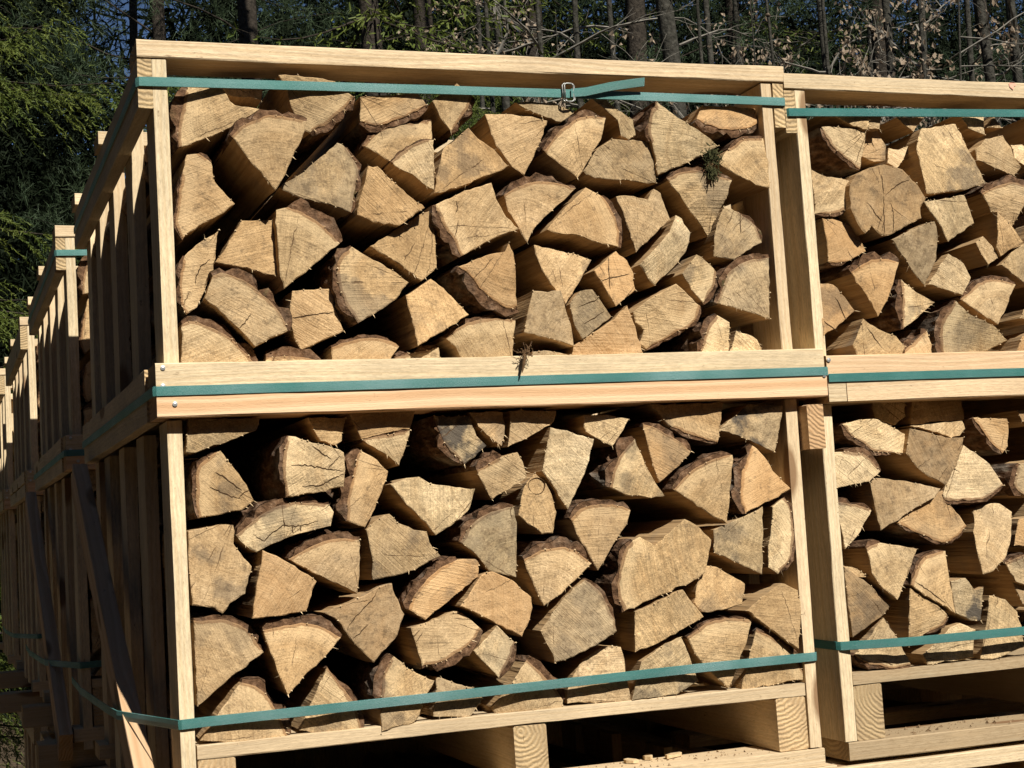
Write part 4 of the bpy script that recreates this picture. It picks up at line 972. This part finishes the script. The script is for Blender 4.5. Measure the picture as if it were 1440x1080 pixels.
# ------------------------------------------------------------- moss, root wisp, chips
def strands(n, r0, L, droop, seed, w0=.0012):
    R = random.Random(seed); V = []; F = []
    for _ in range(n):
        p = Vector((R.gauss(0, r0), R.gauss(-.004, r0*.5), R.gauss(0, r0))); d = Vector((R.gauss(0, 1), R.gauss(-.3, .6), R.gauss(-droop, 1))).normalized(); w_ = R.uniform(.5, 1.2)*w0
        for s in range(4):
            q = p+d*L*R.uniform(.15, .4); sd_ = d.cross(Vector((0, 1, 0))).normalized()*w_; b = len(V)
            V += [tuple(p-sd_), tuple(p+sd_), tuple(q+sd_*.6), tuple(q-sd_*.6)]; F.append((b, b+1, b+2, b+3)); p = q
            d = (d+Vector((R.gauss(0, .5), R.gauss(0, .3), R.gauss(-.15*droop, .5)))).normalized()
    return V, F
v1, f1 = strands(120, .0085, .012, .5, 1, .0012); v2, f2 = strands(70, .005, .015, 1.6, 2, .0011)
v2 = [(x-.006, y, z-.026) for x, y, z in v2]
tag(link('moss_tuft', mesh('moss_tuft', *join([(v1, f1), (v2, f2)]), MOSS), loc=(1.042, -.026, 1.655)), 'dark green moss tuft hanging from the tip of the big triangular log', 'moss')
v1, f1 = strands(40, .0045, .011, .2, 5, .0009); t = tube([(0, 0, .0), (-.003, -.004, -.012), (-.006, -.006, -.022), (-.010, -.006, -.036)], [.0035, .003, .0026, .001], 6)
tag(link('root_wisp', mesh('root_wisp', *join([(v1, f1), t]), ROOT), loc=(.640, -.040, 1.292)), 'brown root wisp dangling over the middle beam at its centre', 'root')
R = random.Random(8)
for i, (x, y, z, l, a) in enumerate([(.93, .085, .546, .024, .5), (.885, .10, .546, .02, 1.2), (.84, .075, .546, .016, 2.0)]):
    V = []; F = []
    prof = [(-l, -.004), (-l*.3, -.009), (l*.8, -.006), (l, .002), (l*.2, .009), (-l*.7, .006)]
    for zz in (0, .006):
        for (px, py) in prof: V.append((px*math.cos(a)-py*math.sin(a), px*math.sin(a)+py*math.cos(a), zz+R.uniform(0, .002)))
    F = [tuple(range(5, -1, -1)), tuple(range(6, 12))]+[(k, (k+1) % 6, 6+(k+1) % 6, 6+k) for k in range(6)]
    # chips lie on the bottom boards of the front pallet
    tag(link('wood_chip', mesh('wood_chip', V, F, CHIP), loc=(x, y, z-.0015)), ('largest pale wood chip on the bottom board of the front pallet', 'middle sized wood chip on the front pallet\'s bottom board', 'smallest wood crumb on the front pallet\'s bottom board')[i], 'wood chip', 'wood chips in the pallet')

# ------------------------------------------------------------- trees
def np_mesh(name, V, F, mats):
    """V (n,3), F (m,4) arrays of quads"""
    me = bpy.data.meshes.new(name); n, m = len(V), len(F)
    me.vertices.add(n); me.vertices.foreach_set('co', np.asarray(V, 'f').ravel()); me.loops.add(m*4); me.loops.foreach_set('vertex_index', np.asarray(F, 'i').ravel())
    me.polygons.add(m); me.polygons.foreach_set('loop_start', np.arange(0, m*4, 4, dtype='i')); me.polygons.foreach_set('loop_total', np.full(m, 4, 'i'))
    for q in mats: me.materials.append(q)
    me.update(calc_edges=True); return me
def blades(P, Dv, Ln, Wd, rng):
    """narrow quads from points P along directions Dv"""
    n = len(P); Dv = Dv/np.linalg.norm(Dv, axis=1, keepdims=True); r = rng.normal(size=(n, 3)); s = np.cross(Dv, r); s /= np.linalg.norm(s, axis=1, keepdims=True)+1e-9
    s = s*Wd[:, None]; Q = P+Dv*Ln[:, None]
    V = np.stack([P-s*.6, P+s*.6, Q+s*.35, Q-s*.35], 1).reshape(-1, 3); return V, np.arange(n*4).reshape(-1, 4)
def spruce_crown(seed, h=13., r0=2.6, z0=1.1, ztop=6.5, droop=.55):
    """whorls of drooping boughs; each bough carries hanging fronds set with short needles"""
    rng = np.random.default_rng(seed); PV = []; PD = []; SZ = []; br = []; z = z0
    while z < h-.4:
        fine = z < ztop; L0 = r0*(1-z/h)**.8+.15
        for _ in range(7 if fine else 5):
            az = rng.uniform(0, 6.283); L = L0*rng.uniform(.6, 1.12); out = np.array([math.cos(az), math.sin(az), 0.]); side = np.array([-out[1], out[0], 0.])
            m = max(6, int(L/.085)) if fine else max(4, int(L/.17)); t = np.linspace(.06, 1, m)
            B = out[None]*(t*L)[:, None]+side[None]*(rng.normal(0, .06)*t**2*L)[:, None]; B[:, 2] += z+.10*L-L*droop*t*.75+L*.38*t**3*droop+rng.normal(0, .05)
            br.append(B[::max(1, m//6)]); hang = rng.uniform(.5, 1.3)
            for i in range(m):
                for sg in (-1, 1):
                    tl = L*.36*(1-t[i]*.70)*rng.uniform(.55, 1.15)+.06; step = .0135 if fine else .08; nt_ = max(3, int(tl/step))
                    dd = out*rng.uniform(.4, .8)+side*sg*.75; q = np.linspace(.05, 1, nt_)
                    tw = B[i][None]+dd[None]*(q*tl*.85)[:, None]; tw[:, 2] -= tl*.6*q**1.6*hang
                    tg = np.gradient(tw, axis=0); tg /= np.linalg.norm(tg, axis=1, keepdims=True)
                    TP = np.repeat(tw, 2, 0); TD = np.repeat(tg, 2, 0)*.8+rng.normal(0, .42, (nt_*2, 3)); PV.append(TP); PD.append(TD); SZ.append(np.full(nt_*2, 1. if fine else 2.4))
        z += rng.uniform(.36, .56) if fine else rng.uniform(.4, .6)
    P = np.concatenate(PV); Dv = np.concatenate(PD); n = len(P); f = np.concatenate(SZ)
    V, F = blades(P, Dv, rng.uniform(.7, 1.2, n)*.025*f, rng.uniform(.8, 1.2, n)*.0048*f, rng)
    return np_mesh('crown', V, F, [NEEDLE]), br
def trunk_mesh(h, r, seed, mat, lean=(0, 0), n=12, limbs=None, seg=.4):
    R = random.Random(seed); m = max(4, int(h/seg)); pts = []; rr = []
    for i in range(m+1):
        t = i/m; z = -.25+h*t; pts.append((lean[0]*t*h+.03*h*.15*mn.noise(Vector((seed, z*.5, 0))), lean[1]*t*h+.03*h*.15*mn.noise(Vector((seed, z*.5, 9))), z)); rr.append(r*(1-.8*t)*(1.25 if i == 0 else 1)*(1+.05*R.uniform(-1, 1)))
    parts = [tube(pts, rr, n)]
    for B in (limbs or []): parts.append(tube([tuple(q) for q in B], [max(.003, .012*(1-j/len(B))) for j in range(len(B))], 4))
    return mesh('trunk', *join(parts), mat, smooth=True)
GZ = -.90
def spruce(label, x, y, me, br, rot, h=13., r=.17, sc=1.):
    t = empty('spruce_tree', (x, y, GZ), label, 'tree', 'spruces behind the stacks'); t.rotation_euler.z = rot; t.scale = (sc,)*3
    link('trunk', br, t); link('crown', me, t); return t
cr1, b1 = spruce_crown(3); cr2, b2 = spruce_crown(8, 12., 2.9, .9, 6.0, .7)
tr1 = trunk_mesh(13, .17, 3, SPBARK, limbs=b1); tr2 = trunk_mesh(12, .15, 8, SPBARK, limbs=b2)
SPR = [('dense spruce with sunlit drooping sprays right beside the shaded row of stacks', -1.0, 7.6, 1, 1.4, 1.0), ('spruce standing behind the buckled crate, its sprays reaching down to the top beam', 2.75, 8.4, 2, 1.2, .9),
       ('darker spruce close behind the sunlit drooping one', -1.9, 10.6, 2, 2.2, 1.1), ('shaded spruce behind the one whose sprays reach the top beam', 4.6, 13.0, 1, 4., 1.05),
       ('spruce deeper in the wood behind the bare grey trunks', 6.3, 14.2, 1, 5., 1.1), ('tall spruce far back behind dry leaved trunks', 9.6, 15.4, 2, .7, 1.2), ('outermost spruce beyond the row of stacks', -3.4, 8.2, 1, 3.1, .9)]
for lb, x, y, k, rot, sc in SPR: spruce(lb, x, y, cr1 if k == 1 else cr2, tr1 if k == 1 else tr2, rot, sc=sc)

def bare_tree(label, x, y, r, h, lean, seed, leaves=0, twigs=14, low=0.8, mat=GBARK):
    R = random.Random(seed); rng = np.random.default_rng(seed); t = empty('bare_tree', (x, y, GZ), label, 'tree', 'bare trees behind the stacks')
    link('trunk', trunk_mesh(h, r, seed, mat, lean, 12 if r > .06 else 8, seg=.3), t)
    parts = []; LP = []
    for k in range(twigs):
        z0 = R.uniform(low, min(h*.8, 6.5)); az = R.uniform(0, 6.28); p = Vector((lean[0]*(z0+.25), lean[1]*(z0+.25), z0)); d = Vector((math.cos(az), math.sin(az), R.uniform(-.25, .7))).normalized(); L = R.uniform(.5, 1.7); pts = [tuple(p)]; rr = [min(r*.35, .012)]
        m = 9
        for s in range(m):
            d = (d+Vector((R.gauss(0, .22), R.gauss(0, .22), R.gauss(-.02, .2)))).normalized(); p = p+d*L/m; pts.append(tuple(p)); rr.append(max(.0016, rr[0]*(1-s/m)))
            for _rep in range(2 if s > 1 else 0):
                if R.random() > .62: continue
                q = Vector(p); e = (d+Vector((R.gauss(0, .8), R.gauss(0, .8), R.gauss(.1, .6)))).normalized(); sp = [tuple(q)]; l2 = R.uniform(.15, .5)
                for _ in range(4): e = (e+Vector((R.gauss(0, .3), R.gauss(0, .3), R.gauss(0, .3)))).normalized(); q = q+e*l2/4; sp.append(tuple(q))
                parts.append(tube(sp, [.0028, .0024, .002, .0016, .001], 3))
                if R.random() < leaves: LP += [sp[2], sp[3], sp[4], sp[4]]
        parts.append(tube(pts, rr, 4))
    if parts: link('crown', mesh('crown', *join(parts), TWIG), t)
    if LP:
        P = np.repeat(np.array(LP), 3, 0); n = len(P); P = P+rng.normal(0, .035, (n, 3)); Dv = rng.normal(0, .6, (n, 3)); Dv[:, 2] -= .9; Dv /= np.linalg.norm(Dv, axis=1, keepdims=True)
        s = np.cross(Dv, rng.normal(size=(n, 3))); s /= np.linalg.norm(s, axis=1, keepdims=True); nn = np.cross(Dv, s); L = rng.uniform(.035, .065, n)[:, None]; W_ = L*.30
        A = P; B = P+Dv*L; m1 = P+Dv*L*.5+s*W_+nn*L*.18; m2 = P+Dv*L*.5-s*W_+nn*L*.18; mid = P+Dv*L*.5-nn*L*.06
        V = np.stack([A, m1, B, mid, m2], 1).reshape(-1, 3); b = np.arange(n)[:, None]*5
        F = np.concatenate([b+np.array([[0, 1, 2, 3]]), b+np.array([[0, 3, 2, 4]])])
        link('leaves', np_mesh('leaves', V, F, [DRY]), t)
    return t
def at(s, y): return -.344+(y+2.674)*s
BT = [('thick rough barked trunk, the widest behind the buckled crate', .514, 9.0, .16, 12, (0, 0), .3, 8), ('grey trunk with twigs left of the widest trunk', .428, 9.4, .075, 10, (.01, 0), .3, 12),
      ('slim pale stem just right of the widest trunk', .553, 8.4, .024, 7, (.012, 0), .0, 4), ('crooked slender trunk leaning beside the widest trunk', .530, 8.7, .05, 8, (-.02, 0), .4, 10),
      ('leaning slim trunk next to the green spruce sprays', .372, 8.8, .05, 9, (-.045, .0), .2, 12), ('straight thin trunk between green sprays and the grey twiggy trunk', .402, 8.9, .06, 9, (.0, 0), .3, 12),
      ('twiggy sapling with few dry leaves near the spruce', .387, 8.1, .018, 5, (.03, 0), .5, 16), ('pair stem standing above the crates\' corner, slightly bent', .588, 8.8, .045, 8, (-.03, 0), .5, 12),
      ('grey stem above the neighbouring crate\'s corner', .607, 9.0, .05, 9, (.0, 0), .4, 12), ('leafy oak sapling full of pale dry leaves behind the neighbouring beam', .640, 7.7, .022, 4.8, (.02, 0), .9, 26),
      ('bushy dry leaved sapling low behind the neighbouring beam', .680, 7.5, .02, 4.4, (-.02, 0), .9, 26), ('grey trunk with pale lower bark above the red paint spot', .722, 8.6, .05, 9, (-.02, 0), .4, 14),
      ('dark trunk beyond the dry leaved saplings', .742, 9.6, .07, 11, (0, 0), .2, 10), ('broad mottled trunk near the red paint spot', .772, 9.0, .10, 12, (0, 0), .5, 12),
      ('trunk cut by the picture edge above the neighbouring crate', .802, 8.8, .08, 11, (0, 0), .4, 10), ('dry leaved oak sapling by the broad mottled trunk', .755, 7.6, .018, 4.6, (.01, 0), .85, 22),
      ('thin sapling with dead leaves in front of the widest trunk', .490, 7.9, .016, 4.6, (-.02, 0), .7, 18), ('fine twigged sapling between widest trunk and crates\' corner', .57, 7.6, .016, 4.6, (.0, 0), .7, 20),
      ('slender stem deeper in the wood behind the leaning slim trunk', .36, 11.5, .06, 11, (0, 0), .1, 8), ('far grey stem behind the crooked slender trunk', .545, 12.0, .07, 12, (0, 0), .2, 8), ('far dark stem behind the leafy oak sapling', .655, 12.0, .09, 12, (.01, 0), .2, 8), ('distant trunk behind the bushy sapling', .695, 11.0, .07, 12, (0, 0), .2, 8)]
BT += [('mossy trunk behind the leaning slim trunk and the spruce sprays', .385, 10.4, .09, 11, (0, 0), .2, 10), ('thin pale sapling left of the grey twiggy trunk', .412, 8.3, .016, 6, (.01, 0), .6, 18),
       ('dark stem just behind the grey twiggy trunk', .447, 10.2, .07, 11, (0, 0), .2, 8), ('hazel like sapling with curling twigs before the widest trunk', .47, 7.9, .014, 4.5, (.03, 0), .8, 24),
       ('slim trunk in the shade right of the widest trunk', .535, 10.5, .08, 11, (.01, 0), .2, 8), ('twin stemmed sapling over the crates\' corner', .60, 7.5, .015, 4.6, (-.02, 0), .8, 24),
       ('straight olive trunk behind the leafy oak sapling', .625, 9.6, .07, 11, (0, 0), .3, 12), ('dark furrowed trunk behind the bushy dry leaved sapling', .665, 9.2, .09, 11, (.01, 0), .3, 10),
       ('thin leaning stem between bushy sapling and pale barked trunk', .70, 8.2, .03, 8, (.04, 0), .6, 16), ('thorny low sapling before the pale barked trunk', .735, 7.4, .014, 4.3, (-.03, 0), .85, 26),
       ('stout trunk in the shade beside the broad mottled trunk', .79, 10.2, .12, 12, (0, 0), .2, 8), ('whip thin sapling with dead leaves at the picture\'s edge', .79, 7.4, .013, 4.4, (.02, 0), .85, 24)]
for i, (lb, s, y, r, h, ln, lv, tw) in enumerate(BT): bare_tree(lb, at(s+(i*37 % 11-5)*.0012, y), y, r*.72, h, (ln[0]+(i*29 % 13-6)*.004, ln[1]), 100+i, lv, int(tw*1.7))
# tall pines; some against the sky, others added for the shade they cast
def pine(label, x, y, r, h, seed, ln=(0, 0)):
    rng = np.random.default_rng(seed); R = random.Random(seed); t = empty('pine_tree', (x, y, GZ), label, 'tree', 'pines behind the stacks')
    limbs = []; PV = []; PD = []
    for k in range(26):
        z = 3.2+(h-3.6)*(k/26); az = R.uniform(0, 6.28); L = (2.6 if z > 6 else 1.5)*R.uniform(.6, 1.); p = np.array([ln[0]*z, ln[1]*z, z]); d = np.array([math.cos(az), math.sin(az), R.uniform(-.05, .4)]); pts = [p]
        for s in range(7):
            d = d+rng.normal(0, .13, 3); d /= np.linalg.norm(d); p = p+d*L/7; pts.append(p)
            if s > 1:
                for _ in range(9):
                    c = p+rng.normal(0, .16, 3); e = rng.normal(0, 1, (26, 3)); e[:, 2] += .5; PV.append(np.repeat(c[None], 26, 0)+rng.normal(0, .03, (26, 3))); PD.append(e)
        limbs.append(np.array(pts))
    P = np.concatenate(PV); Dv = np.concatenate(PD); n = len(P); V, F = blades(P, Dv, rng.uniform(.06, .11, n), rng.uniform(.003, .005, n), rng)
    link('trunk', trunk_mesh(h, r, seed, SPBARK, ln, limbs=limbs), t); link('crown', np_mesh('crown', V, F, [NEEDLE_B]), t)
pine('dark pine trunk against the blue sky gap behind the corner of the buckled crate', at(.143, 12.5), 12.5, .10, 15, 21)
pine('leaning slim pine in the blue sky gap', at(.117, 13.5), 13.5, .07, 14, 22, (.02, 0))
pine('grey barked pine rising behind the spruce sprays', at(.198, 11), 11, .13, 15, 23)
pine('pine added behind the bare grey trunks, its high crown shading the wood', at(.47, 11.4), 11.4, .15, 15, 24)
pine('high crowned pine added above the dry leaved saplings to shade the wood', at(.67, 10.6), 10.6, .14, 14, 25)
pine('high crowned pine added behind the broad mottled trunk for its shade', at(.76, 12.4), 12.4, .14, 14, 26)

# far wood that reads as one mass
def far_wood():
    rng = np.random.default_rng(5); PV = []; PD = []; LL = []; WW = []
    def clump(x, y, z, k, sp, l, w_):
        PV.append(np.array([x, y, z])[None]+rng.normal(0, sp, (k, 3))*np.array([1, 1, .7])); PD.append(rng.normal(0, 1, (k, 3))-np.array([0, 0, .5])); LL.append(rng.uniform(.6, 1.3, k)*l); WW.append(rng.uniform(.6, 1.3, k)*w_)
    for q in range(19000):                       # the wood behind the stacks
        back = q > 9000; y = rng.uniform(19, 25) if back else rng.uniform(14.5, 20); sl = rng.uniform(-.25, 1.0); x = -.344+(y+2.674)*sl; z = GZ+rng.uniform(0, 1)**1.15*10
        if .105 < sl < .160 and z > 3.0 and rng.uniform() < .95: continue
        if mn.noise(Vector((x*.9, y*.2, z*.5))) > .36 and z > 2 and sl > .55 and rng.uniform() < .85: continue
        clump(x, y, z, 34 if back else 40, .36, .42 if back else .15, .045 if back else .015)
    for q in range(7600):                        # unseen wood added along the flank and round the clearing to dim sky light
        if q < 3400: x, y = rng.uniform(-9.5, -4.8), rng.uniform(-13, 7.5)
        elif q < 5200: x, y = rng.uniform(8.5, 13), rng.uniform(-11, -2)
        else: x, y = rng.uniform(-6, 11), rng.uniform(-16, -12.5)
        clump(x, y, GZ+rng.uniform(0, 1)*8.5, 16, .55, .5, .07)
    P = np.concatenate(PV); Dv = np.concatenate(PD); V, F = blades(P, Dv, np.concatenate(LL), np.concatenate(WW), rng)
    tag(link('far_forest', np_mesh('far_forest', V, F, [DARKN])), 'dark evergreen wood behind the trunks, with unseen masses added round the clearing to dim the sky', None, None, 'stuff')
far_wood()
# brush on the forest floor beside the stacks
def brush():
    R = random.Random(31); parts = []
    for _ in range(900):
        x = R.uniform(-3.2, -.15); y = R.uniform(4.5, 9.5); p = Vector((x, y, GZ+R.uniform(0, .3))); d = Vector((R.gauss(0, 1), R.gauss(0, 1), R.uniform(.1, 1.4))).normalized(); pts = [tuple(p)]
        for s in range(4): d = (d+Vector((R.gauss(0, .3), R.gauss(0, .3), R.gauss(0, .3)))).normalized(); p = p+d*R.uniform(.08, .22); pts.append(tuple(p))
        parts.append(tube(pts, [.006, .005, .004, .003, .0015], 3))
    tag(link('undergrowth', mesh('undergrowth', *join(parts), TWIG)), 'tangle of bare brush on the forest floor behind the stacks', None, None, 'stuff')
    rng = np.random.default_rng(9); n = 14000; P = np.stack([rng.uniform(-6, -.3, n), rng.uniform(1.5, 12, n), GZ+.03+rng.uniform(0, .5, n)**2], 1); Dv = rng.normal(0, 1, (n, 3)); Dv[:, 2] *= .4
    V, F = blades(P, Dv, rng.uniform(.06, .12, n), rng.uniform(.02, .035, n), rng)
    tag(link('fallen_leaves', np_mesh('fallen_leaves', V, F, [DRY])), 'dry fallen leaves littering the forest floor', None, None, 'stuff')
brush()

def thicket():
    R = random.Random(64); parts = []
    for _ in range(3000):
        y = R.uniform(7.2, 11.5); sl = R.uniform(.30, .86); p = Vector((at(sl, y), y, R.uniform(.6, 3.6))); d = Vector((R.gauss(0, 1), R.gauss(0, .6), R.gauss(.35, .7))).normalized(); pts = [tuple(p)]; L = R.uniform(.25, .9); m = 5
        for s_ in range(m): d = (d+Vector((R.gauss(0, .28), R.gauss(0, .28), R.gauss(0, .28)))).normalized(); p = p+d*L/m; pts.append(tuple(p))
        r = R.uniform(.0022, .0055); parts.append(tube(pts, [r*(1-.14*q) for q in range(m+1)], 3))
    tag(link('thicket', mesh('thicket', *join(parts), THICK)), 'tangle of fine bare twigs between the trunks behind the crates', None, None, 'stuff')
thicket()
def crumbs():
    R = random.Random(12); V = []; F = []
    def bit(x, y, z, a):
        b = len(V); q = [(x+R.uniform(-a, a), y+R.uniform(-a, a), z) for _ in range(3)]+[(x, y, z+a*R.uniform(.5, 1))]
        V.extend(q); F.extend([(b, b+1, b+3), (b+1, b+2, b+3), (b+2, b, b+3)])
    for _ in range(110): bit(R.uniform(.70, 1.10), R.uniform(.003, .10), .5442, R.choice((.0015, .002, .003, .005)))
    for _ in range(170): bit(R.uniform(1.34, 1.80), R.uniform(.003, .10), .5472, R.choice((.0015, .002, .003, .006)))
    for _ in range(120): bit(R.uniform(.06, 1.16), R.uniform(.004, .02), .6652, R.choice((.0012, .002, .003)))
    tag(link('bark_crumbs', mesh('bark_crumbs', V, F, CRUMB)), 'bark and sawdust crumbs strewn on the pallet boards', None, None, 'stuff')
crumbs()
